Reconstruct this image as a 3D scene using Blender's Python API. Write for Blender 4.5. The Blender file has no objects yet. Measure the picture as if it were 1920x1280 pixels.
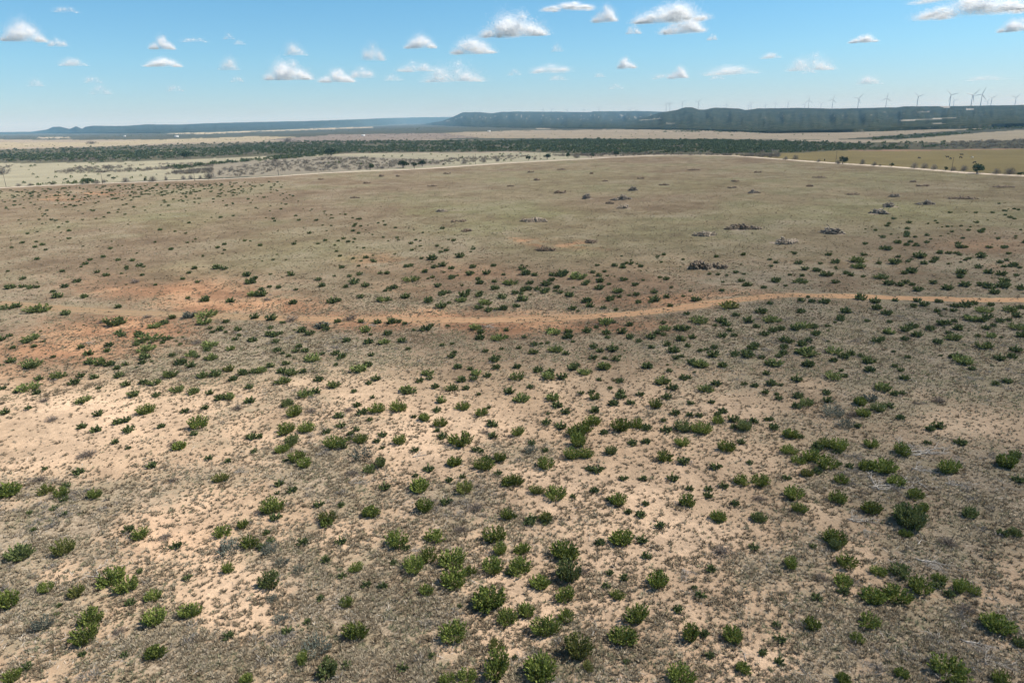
import bpy, math, random
import numpy as np
from mathutils import Matrix, Vector

C = bpy.context.scene.collection
sc = bpy.context.scene
rng = np.random.default_rng(7)
random.seed(7)

# ------------------------------------------------------------------ camera, sky, sun, exposure
H = 36.0
F = 1280.0                                  # focal length in photo pixels (1920 wide)
PITCH = math.atan(415.0 / 1280.0)
ROLL = math.radians(1.3)
fw = Vector((0, math.cos(PITCH), -math.sin(PITCH)))
r0 = Vector((1, 0, 0))
u0 = Vector((0, math.sin(PITCH), math.cos(PITCH)))
rt = math.cos(ROLL) * r0 - math.sin(ROLL) * u0
up = math.sin(ROLL) * r0 + math.cos(ROLL) * u0
cam = bpy.data.cameras.new("camera")
cam.lens = 24.0
cam.sensor_width = 36.0
cam.sensor_fit = 'HORIZONTAL'
cam.clip_start = 0.5
cam.clip_end = 200000.0
camo = bpy.data.objects.new("camera", cam)
C.objects.link(camo)
m = Matrix((rt, up, -fw)).transposed().to_4x4()
m.translation = (0, 0, H)
camo.matrix_world = m
sc.camera = camo

SUN_EL, SUN_AZ = math.radians(52), math.radians(80)      # azimuth from +Y towards +X
w = bpy.data.worlds.new("World")
sc.world = w
w.use_nodes = True
nt = w.node_tree
nt.nodes.clear()
sky = nt.nodes.new('ShaderNodeTexSky')
sky.sky_type = 'NISHITA'
sky.sun_disc = False
sky.sun_elevation = SUN_EL
sky.sun_rotation = SUN_AZ
sky.altitude = 300
sky.air_density = 1.0
sky.dust_density = 0.1
sky.ozone_density = 2.5
bg = nt.nodes.new('ShaderNodeBackground')
bg.inputs['Strength'].default_value = 0.086
wo = nt.nodes.new('ShaderNodeOutputWorld')
tint = nt.nodes.new('ShaderNodeMix')
tint.data_type = 'RGBA'
tint.blend_type = 'MULTIPLY'
tint.inputs[0].default_value = 1.0
wtc = nt.nodes.new('ShaderNodeTexCoord')
wsep = nt.nodes.new('ShaderNodeSeparateXYZ')
nt.links.new(wtc.outputs['Generated'], wsep.inputs[0])
wramp = nt.nodes.new('ShaderNodeValToRGB')
we = wramp.color_ramp.elements
we[0].position, we[0].color = 0.0, (.57, .68, .95, 1)
we[1].position, we[1].color = 0.20, (.53, .95, 1.08, 1)
e2_ = we.new(.55)
e2_.color = (.86, .95, .93, 1)
e_ = we.new(.08)
e_.color = (.57, .86, 1.04, 1)
nt.links.new(wsep.outputs[2], wramp.inputs[0])
nt.links.new(wramp.outputs[0], tint.inputs[7])
nt.links.new(sky.outputs[0], tint.inputs[6])
nt.links.new(tint.outputs[2], bg.inputs[0])
nt.links.new(bg.outputs[0], wo.inputs[0])

sl = bpy.data.lights.new("sun", 'SUN')
sl.energy = 4.8
sl.angle = math.radians(0.53)
sl.color = (1.0, 0.94, 0.85)
so = bpy.data.objects.new("sun", sl)
C.objects.link(so)
sdir = Vector((math.cos(SUN_EL) * math.sin(SUN_AZ), math.cos(SUN_EL) * math.cos(SUN_AZ), math.sin(SUN_EL)))
so.rotation_euler = sdir.to_track_quat('Z', 'Y').to_euler()
so.location = (0, 0, 400)

sc.view_settings.view_transform = 'Standard'
sc.view_settings.look = 'None'
sc.view_settings.gamma = 1.0
sc.view_settings.exposure = 0.53
sc.render.engine = 'CYCLES'
sc.cycles.max_bounces = 14
sc.cycles.diffuse_bounces = 10
sc.cycles.transmission_bounces = 10
sc.cycles.volume_bounces = 1
sc.cycles.use_denoising = True

# ------------------------------------------------------------------ projection helpers (photo pixels <-> world)
RT, UP, FW = (np.array(v) for v in (rt, up, fw))


def ray(px, py):
    px, py = np.asarray(px, float), np.asarray(py, float)
    return FW + ((px - 960) / F)[..., None] * RT - ((py - 640) / F)[..., None] * UP


def to_px(p):
    q = np.asarray(p, float) - np.array([0, 0, H])
    d = q @ FW
    d = np.where(np.abs(d) < 1e-6, 1e-6, d)
    return 960 + F * (q @ RT) / d, 640 - F * (q @ UP) / d, d


def hashn(ix, iy, seed):
    n = (ix.astype(np.int64) * 374761393 + iy.astype(np.int64) * 668265263 + seed * 1442695041) & 0x7fffffff
    n = ((n ^ (n >> 13)) * 1274126177) & 0x7fffffff
    n = n ^ (n >> 16)
    return (n & 0xffff) / 65535.0


def vnoise(x, y, seed=0):
    x0, y0 = np.floor(x), np.floor(y)
    fx, fy = x - x0, y - y0
    fx, fy = fx * fx * (3 - 2 * fx), fy * fy * (3 - 2 * fy)
    a, b = hashn(x0, y0, seed), hashn(x0 + 1, y0, seed)
    c, d = hashn(x0, y0 + 1, seed), hashn(x0 + 1, y0 + 1, seed)
    return (a * (1 - fx) + b * fx) * (1 - fy) + (c * (1 - fx) + d * fx) * fy


def fbm(x, y, seed=0, octs=4):
    s, a, t = 0, 0.5, 0
    for k in range(octs):
        s = s + a * vnoise(x * 2 ** k, y * 2 ** k, seed + k * 17)
        t += a
        a *= 0.5
    return s / t


def sstep(a, b, x):
    t = np.clip((x - a) / (b - a), 0, 1)
    return t * t * (3 - 2 * t)


def terr(x, y):
    """height of the ground"""
    x, y = np.asarray(x, float), np.asarray(y, float)
    d = np.hypot(x, y)
    a = np.clip(0.35 + d * 0.0006, 0, 2.5)
    return a * (fbm(x / 70 + 31, y / 70 + 9, 5, 3) - 0.5) * 2 * sstep(10, 60, d)


def ground(px, py):
    """the ground point seen at a photo pixel"""
    d = ray(px, py)
    t = -H / np.minimum(d[..., 2], -1e-4)
    p = d * t[..., None]
    x, y = p[..., 0], p[..., 1]
    return np.stack([x, y, terr(x, y)], -1)


def at_dist(px, py, dist):
    """the point at horizontal distance dist along the ray of a photo pixel"""
    d = ray(px, py)
    t = dist / np.hypot(d[..., 0], d[..., 1])
    return d * t[..., None] + np.array([0, 0, H])


def inpoly(px, py, poly):
    poly = np.asarray(poly, float)
    r = np.zeros(np.shape(px), bool)
    j = len(poly) - 1
    for i in range(len(poly)):
        xi, yi = poly[i]
        xj, yj = poly[j]
        if yi != yj:
            r ^= ((yi > py) != (yj > py)) & (px < (xj - xi) * (py - yi) / (yj - yi) + xi)
        j = i
    return r


# ------------------------------------------------------------------ mesh helpers
def mesh_np(name, verts, faces, mat, smooth=False, attrs=None):
    """fast mesh from a vertex array and a list of face arrays (each n x 3 or n x 4)"""
    if not isinstance(faces, (list, tuple)):
        faces = [faces]
    faces = [np.asarray(f, np.int32) for f in faces if len(f)]
    me = bpy.data.meshes.new(name)
    verts = np.asarray(verts, np.float32)
    me.vertices.add(len(verts))
    me.vertices.foreach_set('co', verts.ravel())
    nl = sum(f.size for f in faces)
    me.loops.add(nl)
    me.loops.foreach_set('vertex_index', np.concatenate([f.ravel() for f in faces]))
    npoly = sum(len(f) for f in faces)
    me.polygons.add(npoly)
    tot = np.concatenate([np.full(len(f), f.shape[1], np.int32) for f in faces])
    st = np.concatenate([[0], np.cumsum(tot)[:-1]]).astype(np.int32)
    me.polygons.foreach_set('loop_start', st)
    me.polygons.foreach_set('loop_total', tot)
    if smooth:
        me.polygons.foreach_set('use_smooth', np.ones(npoly, bool))
    for k, v in (attrs or {}).items():
        if v.ndim == 2:
            a = me.color_attributes.new(k, 'FLOAT_COLOR', 'POINT')
            a.data.foreach_set('color', np.concatenate([v, np.ones((len(v), 1))], 1).astype(np.float32).ravel())
        else:
            a = me.attributes.new(k, 'FLOAT', 'POINT')
            a.data.foreach_set('value', v.astype(np.float32))
    me.update(calc_edges=True)
    me.validate()
    if mat is not None:
        me.materials.append(mat)
    return me


def link(name, me, parent=None, loc=None, rot=None, scale=None):
    o = bpy.data.objects.new(name, me)
    C.objects.link(o)
    if parent is not None:
        o.parent = parent
    if loc is not None:
        o.location = loc
    if rot is not None:
        o.rotation_euler = rot
    if scale is not None:
        o.scale = scale
    return o


def tag(o, label=None, cat=None, group=None, kind=None):
    for k, v in (('label', label), ('category', cat), ('group', group), ('kind', kind)):
        if v:
            o[k] = v
    return o


def tube(p0, p1, ra, rb, n=6):
    """tapered tube between two points: verts, quads, caps"""
    p0, p1 = np.asarray(p0, float), np.asarray(p1, float)
    d = p1 - p0
    d = d / (np.linalg.norm(d) + 1e-9)
    a = np.cross(d, [0, 0, 1.0] if abs(d[2]) < 0.9 else [1.0, 0, 0])
    a /= np.linalg.norm(a)
    b = np.cross(d, a)
    th = np.arange(n) * 2 * math.pi / n
    ring = np.cos(th)[:, None] * a + np.sin(th)[:, None] * b
    v = np.concatenate([p0 + ring * ra, p1 + ring * rb, [p0, p1]])
    i = np.arange(n)
    j = (i + 1) % n
    q = np.stack([i, j, j + n, i + n], 1)
    t = np.concatenate([np.stack([j, i, np.full(n, 2 * n)], 1), np.stack([i + n, j + n, np.full(n, 2 * n + 1)], 1)])
    return v, q, t


class MB:
    """collects tubes, boxes and loose faces into one mesh"""

    def __init__(self):
        self.v, self.q, self.t, self.n = [], [], [], 0

    def add(self, v, q=(), t=()):
        self.v.append(np.asarray(v, float))
        if len(q):
            self.q.append(np.asarray(q) + self.n)
        if len(t):
            self.t.append(np.asarray(t) + self.n)
        self.n += len(v)

    def tube(self, *a):
        self.add(*tube(*a))

    def path(self, pts, radii, n=6):
        for k in range(len(pts) - 1):
            self.tube(pts[k], pts[k + 1], radii[k], radii[k + 1], n)

    def box(self, lo, hi):
        x0, y0, z0 = lo
        x1, y1, z1 = hi
        v = [(x0, y0, z0), (x1, y0, z0), (x1, y1, z0), (x0, y1, z0), (x0, y0, z1), (x1, y0, z1), (x1, y1, z1), (x0, y1, z1)]
        self.add(v, [(0, 3, 2, 1), (4, 5, 6, 7), (0, 1, 5, 4), (1, 2, 6, 5), (2, 3, 7, 6), (3, 0, 4, 7)])

    def mesh(self, name, mat, smooth=False):
        f = []
        if self.q:
            f.append(np.concatenate(self.q))
        if self.t:
            f.append(np.concatenate(self.t))
        return mesh_np(name, np.concatenate(self.v), f, mat, smooth)


def stamp(tv, tf, pos, sx, sz, rot, rg=None):
    """many transformed copies of a template joined into one vertex / face array"""
    n, k = len(pos), len(tv)
    c, s = np.cos(rot), np.sin(rot)
    x = (tv[None, :, 0] * c[:, None] - tv[None, :, 1] * s[:, None]) * sx[:, None]
    y = (tv[None, :, 0] * s[:, None] + tv[None, :, 1] * c[:, None]) * sx[:, None]
    z = tv[None, :, 2] * sz[:, None]
    v = np.stack([x, y, z], -1) + pos[:, None, :]
    f = tf[None] + (np.arange(n) * k)[:, None, None]
    return v.reshape(-1, 3), f.reshape(-1, tf.shape[1])


# ------------------------------------------------------------------ materials
def newmat(name):
    mt = bpy.data.materials.new(name)
    mt.use_nodes = True
    n = mt.node_tree.nodes
    n.clear()
    return mt, n, mt.node_tree.links


def leaf_mat(name, cols, transl=0.25, objvar=0.24):
    """leaf facets: colour varies per facet and per plant"""
    mt, n, l = newmat(name)
    geo = n.new('ShaderNodeNewGeometry')
    ramp = n.new('ShaderNodeValToRGB')
    els = ramp.color_ramp.elements
    while len(els) < len(cols):
        els.new(0.5)
    for k, c in enumerate(cols):
        els[k].position = k / max(1, len(cols) - 1)
        els[k].color = (*c, 1)
    l.new(geo.outputs['Random Per Island'], ramp.inputs[0])
    oi = n.new('ShaderNodeObjectInfo')
    mr = n.new('ShaderNodeMapRange')
    mr.inputs['To Min'].default_value = 1 - objvar
    mr.inputs['To Max'].default_value = 1 + objvar
    l.new(oi.outputs['Random'], mr.inputs['Value'])
    mul = n.new('ShaderNodeVectorMath')
    mul.operation = 'SCALE'
    l.new(ramp.outputs[0], mul.inputs[0])
    l.new(mr.outputs[0], mul.inputs['Scale'])
    d = n.new('ShaderNodeBsdfDiffuse')
    t = n.new('ShaderNodeBsdfTranslucent')
    mx = n.new('ShaderNodeMixShader')
    mx.inputs[0].default_value = transl
    o = n.new('ShaderNodeOutputMaterial')
    l.new(mul.outputs[0], d.inputs[0])
    l.new(mul.outputs[0], t.inputs[0])
    l.new(d.outputs[0], mx.inputs[1])
    l.new(t.outputs[0], mx.inputs[2])
    l.new(mx.outputs[0], o.inputs[0])
    return mt


def plain_mat(name, col, col2=None, scale=3.0, rough=0.85):
    mt, n, l = newmat(name)
    p = n.new('ShaderNodeBsdfPrincipled')
    p.inputs['Roughness'].default_value = rough
    tc = n.new('ShaderNodeTexCoord')
    nz = n.new('ShaderNodeTexNoise')
    nz.inputs['Scale'].default_value = scale
    nz.inputs['Detail'].default_value = 5
    l.new(tc.outputs['Object'], nz.inputs['Vector'])
    mx = n.new('ShaderNodeMix')
    mx.data_type = 'RGBA'
    mx.inputs[6].default_value = (*col, 1)
    mx.inputs[7].default_value = (*(col2 or tuple(c * 0.7 for c in col)), 1)
    l.new(nz.outputs[0], mx.inputs[0])
    l.new(mx.outputs[2], p.inputs['Base Color'])
    o = n.new('ShaderNodeOutputMaterial')
    l.new(p.outputs[0], o.inputs[0])
    return mt


M_green = leaf_mat('shrub_green', [(.066, .094, .02), (.15, .19, .045), (.30, .33, .10)], .26)
M_mid = leaf_mat('shrub_mid', [(.092, .12, .042), (.172, .208, .07), (.27, .295, .115)], .3)
M_dark = leaf_mat('shrub_dark', [(.08, .108, .04), (.148, .182, .066), (.24, .262, .11)], .25)
M_olive = leaf_mat('shrub_olive', [(.09, .11, .03), (.17, .185, .055), (.26, .25, .09)], .3)
M_sage = leaf_mat('shrub_sage', [(.08, .09, .07), (.14, .155, .125), (.22, .23, .19)], .2)
M_deadbush = leaf_mat('bush_dead', [(.10, .085, .07), (.18, .15, .125), (.27, .225, .19)], .15)
M_juniper = leaf_mat('tree_juniper', [(.022, .036, .018), (.045, .068, .03), (.075, .10, .045)], .2)
M_wood_green = leaf_mat('woodland_green', [(.042, .066, .034), (.10, .13, .062), (.175, .20, .10)], .2, 0)
M_bare = leaf_mat('tree_bare', [(.13, .115, .095), (.21, .185, .155), (.30, .265, .225)], .1)
M_bare2 = leaf_mat('thicket_bare', [(.12, .105, .082), (.19, .165, .13), (.27, .235, .185)], .1, 0)
M_brush = leaf_mat('brush_grey', [(.16, .145, .125), (.26, .235, .205), (.36, .33, .29)], .2, 0)
M_farbush = leaf_mat('shrub_far', [(.065, .09, .036), (.12, .15, .058), (.19, .215, .09)], .25, 0)
M_tuft = leaf_mat('grass_tuft', [(.20, .168, .118), (.36, .305, .22), (.55, .47, .345)], .2, 0)
M_tuft2 = leaf_mat('grass_tuft_olive', [(.14, .14, .085), (.23, .225, .14), (.36, .33, .21)], .2, 0)
M_forb = leaf_mat('brown_forb', [(.13, .10, .066), (.215, .17, .112), (.31, .25, .17)], .15, 0)
M_twig = leaf_mat('twig', [(.10, .085, .07), (.30, .265, .22), (.66, .61, .54)], 0, 0)
M_log = plain_mat('bleached_wood', (.43, .35, .26), (.15, .115, .08), 6)
M_bleach = plain_mat('bleached_limb', (.50, .46, .405), (.26, .23, .195), 9)
M_logdark = plain_mat('weathered_wood', (.32, .27, .21), (.075, .06, .047), 6)
M_stump = plain_mat('stump_wood', (.22, .165, .11), (.085, .062, .04), 5)
M_logbrown = plain_mat('brown_wood', (.28, .205, .135), (.13, .092, .06), 5)
M_earth = plain_mat('heap_earth', (.25, .195, .135), (.17, .13, .09), 2)
M_trunk = plain_mat('bark', (.12, .10, .085), (.06, .05, .045), 4)
M_pole = plain_mat('pole_wood', (.085, .07, .06), (.05, .042, .036), 3)
M_turb = plain_mat('turbine_paint', (.33, .35, .37), (.28, .30, .32), .3, .5)
M_cow = plain_mat('black_hide', (.018, .016, .015), (.03, .026, .024), 2)
M_cowpale = plain_mat('pale_hide', (.6, .55, .47), (.45, .4, .33), 2)
M_white = plain_mat('white_sheet', (.78, .78, .76), (.66, .66, .64), .6)
M_tin = plain_mat('tin_roof', (.62, .63, .64), (.48, .49, .5), .6, .5)

# ------------------------------------------------------------------ soil map (measured from the photo, fixed to the ground)
PALE, TAN_SAND, ORANGE, RED = (.55, .405, .28), (.48, .345, .23), (.40, .235, .138), (.335, .18, .105)
DRY, OLIVE, GREEN, LITTER = (.24, .192, .125), (.178, .165, .095), (.175, .19, .08), (.20, .175, .14)
B_SAND = [(130, 790, 200, 70, 1), (60, 850, 120, 40, 1), (430, 1120, 90, 80, .9), (860, 790, 110, 50, .9), (790, 850, 60, 60, .8),
          (1300, 1010, 140, 60, 1), (950, 1170, 80, 90, .9), (1430, 1240, 110, 40, .9), (1080, 905, 90, 40, .8), (1150, 720, 120, 25, .7),
          (1380, 760, 90, 40, .7), (1520, 720, 40, 12, .9), (1840, 800, 160, 45, .9), (1720, 740, 90, 20, .7), (1220, 930, 150, 60, .7), (1610, 1040, 40, 55, .9),
          (250, 760, 220, 40, .6), (330, 1000, 100, 60, .6), (1130, 1060, 120, 60, .8), (700, 740, 200, 40, .6), (1210, 1040, 90, 40, .9),
          (1160, 1150, 120, 40, .7), (400, 960, 120, 30, .5), (120, 1090, 60, 30, .5), (1260, 1160, 60, 30, .7), (1040, 950, 80, 30, .8),
          (1500, 900, 60, 30, .6), (1560, 960, 50, 30, .6), (500, 830, 60, 20, .5), (650, 1020, 60, 25, .4), (1380, 870, 80, 30, .7)]
B_RED = [(330, 545, 170, 28, .9), (450, 575, 200, 18, .9), (230, 622, 150, 34, 1), (110, 655, 160, 26, 1), (900, 598, 360, 15, .9),
         (1350, 560, 260, 16, .8), (990, 456, 22, 6, .8), (1075, 460, 22, 5, .8), (700, 490, 40, 12, .5), (880, 510, 120, 18, .35),
         (1600, 525, 160, 16, .4), (1850, 460, 100, 12, .4), (1900, 510, 50, 12, .7), (1500, 670, 120, 30, .3), (110, 372, 30, 5, .6),
         (200, 362, 25, 3, .6), (620, 600, 120, 16, .7), (40, 690, 100, 30, .6), (1690, 507, 22, 3, .8), (1560, 500, 300, 25, .3),
         (330, 1020, 140, 50, .3), (1880, 570, 80, 10, .5), (1250, 520, 220, 30, .25), (760, 545, 120, 20, .3)]
B_GREEN = [(830, 395, 70, 16, .8), (900, 430, 120, 22, .9), (1000, 400, 120, 18, .8), (940, 465, 60, 13, .7), (1080, 470, 60, 10, .7),
           (1480, 480, 70, 10, .7), (1700, 395, 180, 26, .7), (1560, 400, 120, 22, .5), (1000, 440, 250, 46, .4), (1700, 330, 200, 18, .5),
           (320, 415, 90, 12, .5), (60, 580, 90, 10, .7), (150, 585, 120, 10, .7), (430, 500, 160, 13, .5), (560, 460, 150, 34, .4),
           (1250, 430, 200, 36, .4), (30, 520, 60, 16, .5), (660, 487, 20, 8, .8), (1100, 340, 200, 18, .4), (1420, 400, 160, 24, .4),
           (1300, 345, 180, 14, .4), (1850, 350, 120, 30, .4)]
B_LITTER = [(100, 1010, 160, 70, .8), (60, 1130, 120, 100, .6), (640, 1180, 170, 80, .8), (560, 1100, 110, 60, .6), (250, 945, 120, 40, .7),
            (350, 890, 80, 30, .5), (600, 920, 90, 50, .6), (1700, 1040, 160, 60, .7), (1750, 1200, 200, 80, .7), (1560, 1230, 90, 60, .7),
            (1650, 900, 80, 30, .6), (1850, 690, 140, 60, .8), (1750, 720, 160, 50, .7), (1400, 660, 150, 30, .5), (1250, 1150, 60, 40, .4),
            (1440, 1050, 80, 40, .6), (620, 650, 80, 20, .6), (430, 660, 100, 36, .5), (1600, 620, 300, 50, .6), (1000, 1240, 120, 40, .4),
            (1880, 880, 120, 36, .5), (300, 700, 120, 20, .5), (80, 690, 60, 16, .6), (860, 940, 80, 50, .5), (1000, 860, 60, 30, .4),
            (1850, 950, 100, 60, .6), (1600, 760, 120, 30, .5), (300, 1230, 160, 60, .6), (1400, 720, 100, 22, .5), (560, 760, 100, 18, .5),
            (820, 1080, 100, 30, .3)]
POLY_FAR = [  # (colour, polygon) beyond the boundary road, later ones lie on top
    ((.30, .25, .19), [(-400, 262), (2300, 262), (2300, 345), (1920, 329), (1700, 315), (1440, 297), (1290, 291), (900, 310), (640, 323), (0, 351), (-400, 370)]),
    ((.32, .292, .208), [(-400, 306), (0, 305), (250, 303), (330, 296), (480, 290), (620, 290), (700, 288), (1060, 286), (1110, 296), (900, 310), (640, 323.5), (0, 351), (-400, 370)]),
    ((.25, .22, .17), [(380, 305), (620, 292), (830, 300), (830, 309), (640, 322), (400, 334)]),
    ((.205, .165, .08), [(1360, 290), (1480, 287), (1580, 282), (1920, 279), (2300, 277), (2300, 350), (1920, 328), (1700, 314), (1440, 296)]),
    ((.30, .19, .13), [(1570, 283.2), (1620, 281), (1700, 281), (1920, 278), (1920, 280), (1700, 283.5), (1620, 283)]),
    ((.105, .10, .07), [(-400, 283), (0, 281), (200, 275), (480, 267), (600, 263), (840, 263), (1100, 261), (1300, 262), (1440, 263), (1600, 268), (1920, 262), (2300, 258), (2300, 277), (1920, 279), (1600, 282), (1480, 287), (1300, 290), (1100, 290), (960, 284), (640, 288), (560, 292), (480, 293), (330, 300), (200, 305), (-400, 309)]),
    ((.35, .295, .20), [(-400, 272), (0, 267), (160, 267), (300, 262), (480, 256), (560, 257), (480, 264), (330, 268), (180, 274), (0, 277), (-400, 282)]),
    ((.34, .28, .20), [(280, 284), (325, 281), (330, 283), (290, 286.5)]),
    ((.30, .25, .185), [(820, 250), (960, 245), (1140, 243), (1300, 243.5), (1440, 247), (1600, 242), (1860, 233), (1905, 231), (1860, 240), (1700, 252), (1560, 262), (1400, 261), (1100, 260), (900, 259), (820, 255)]),
    ((.32, .27, .195), [(1620, 267), (1800, 252), (1920, 243), (2300, 234), (2300, 253), (1920, 262), (1760, 268)]),
    ((.23, .19, .16), [(500, 262), (640, 252), (830, 250), (900, 258), (600, 270)]),
    ((.42, .36, .25), [(300, 251), (480, 245.5), (620, 240.5), (700, 238), (700, 239.5), (600, 243), (480, 247), (390, 251.5)]),
    ((.36, .31, .23), [(70, 257.5), (130, 257.5), (130, 259.5), (70, 259.5)]),
    ((.36, .30, .22), [(480, 243.5), (600, 237.5), (760, 231), (840, 229.5), (840, 231), (700, 235), (600, 240)]),
    ((.34, .30, .23), [(1000, 240.5), (1110, 235.5), (1120, 237), (1010, 242)]),
    ((.45, .34, .25), [(1300, 244), (1420, 245.5), (1450, 243.5), (1440, 246), (1340, 246)]),
]
FARWOOD = (.075, .08, .062)
ROAD_PX = [(-260, 366), (-100, 356.5), (0, 351), (100, 347.6), (200, 344), (365, 337.8), (522, 330.5), (640, 323.8), (794, 316), (892, 310), (960, 305.8), (1100, 297.8), (1200, 293.4), (1290, 291.2), (1340, 291.2), (1380, 292.6), (1440, 297), (1560, 304.8), (1700, 315), (1800, 322), (1920, 329), (2100, 340)]


def blob(px, py, lst):
    s = np.zeros_like(px)
    for x, y, rx, ry, k in lst:
        s = np.maximum(s, k * np.exp(-(((px - x) / rx) ** 2 + ((py - y) / ry) ** 2) * 0.9))
    return s


def mix(a, b, t):
    return a * (1 - t[:, None]) + np.asarray(b) * t[:, None]


def road_y(px):
    q = np.array(ROAD_PX)
    return np.interp(px, q[:, 0], q[:, 1])


def soil(pt):
    """albedo and litter cover for ground points (n x 3)"""
    px, py, dep = to_px(pt)
    x, y = pt[:, 0], pt[:, 1]
    d = np.hypot(x, y)
    front = dep > 5
    px = np.where(front, px, 960.0)
    py = np.where(front, py, 1600.0)
    n1 = fbm(x / 24, y / 24, 11)
    n2 = fbm(x / 7.5, y / 7.5, 12)
    n3 = fbm(x / 60 + 4, y / 60, 13)
    n4 = fbm(x / 2.6, y / 2.6, 14, 3)
    wx = px + (n2 - .5) * 110 + (n4 - .5) * 40
    wy = py + ((n1 - .5) * 90 + (n2 - .5) * 40) * np.clip((py - 230) / 700, 0.02, 1)
    S, R, G, L = blob(wx, wy, B_SAND), blob(wx, wy, B_RED), blob(wx, wy, B_GREEN), blob(wx, wy, B_LITTER)
    near = sstep(600, 780, wy)
    mid = sstep(430, 600, wy)
    col = np.zeros((len(px), 3)) + np.array(DRY)
    col = mix(col, OLIVE, sstep(.42, .62, n1) * .65)
    col = mix(col, (.20, .145, .10), sstep(.42, .62, n3) * .75 * (1 - near))
    col = mix(col, GREEN, np.clip(G * (.2 + n2 * 1.3), 0, 1) * .7)
    col = mix(col, (.20, .148, .104), mid * (1 - near) * .75)
    sandc = mix(np.zeros((len(px), 3)) + np.array(TAN_SAND), PALE, np.clip(S + (n1 - .5), 0, 1))
    sandc = mix(sandc, ORANGE, sstep(.5, .75, n3) * .5 * (1 - S))
    col = mix(col, sandc, near)
    col = mix(col, mix(np.zeros((len(px), 3)) + np.array(RED), ORANGE, sstep(.35, .65, n2)), np.clip(R * 1.3 * (.4 + .95 * n2), 0, 1) * (1 - .4 * near))
    col = col * (1 + (n2 - .5) * .5 + (n4 - .5) * .45 + (n1 - .5) * .35)[:, None]
    cover = .42 + (n1 - .5) * .5 + (n2 - .5) * .5
    cover = cover - .07 * near + .08 * mid * (1 - near) + L * .45 - S * .42 - R * .35 - .1 * (1 - mid)
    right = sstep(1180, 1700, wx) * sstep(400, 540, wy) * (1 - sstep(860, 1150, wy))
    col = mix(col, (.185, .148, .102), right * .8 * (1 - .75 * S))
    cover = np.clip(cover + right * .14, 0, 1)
    # beyond the boundary road
    ry = road_y(px)
    beyond = (py < ry - .4) & front
    jx, jy = px + (n3 - .5) * 14, py + (n1 - .5) * 1.6
    far = np.zeros((len(px), 3)) + np.array(FARWOOD)
    far *= (.7 + .6 * n3)[:, None]
    for c, pg in POLY_FAR:
        k = inpoly(jx, jy, pg)
        far[k] = np.array(c) * (.82 + .36 * n1[k])[:, None]
    col = np.where(beyond[:, None], far, col)
    cover = np.where(beyond, .25, cover)
    return col, cover


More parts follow.
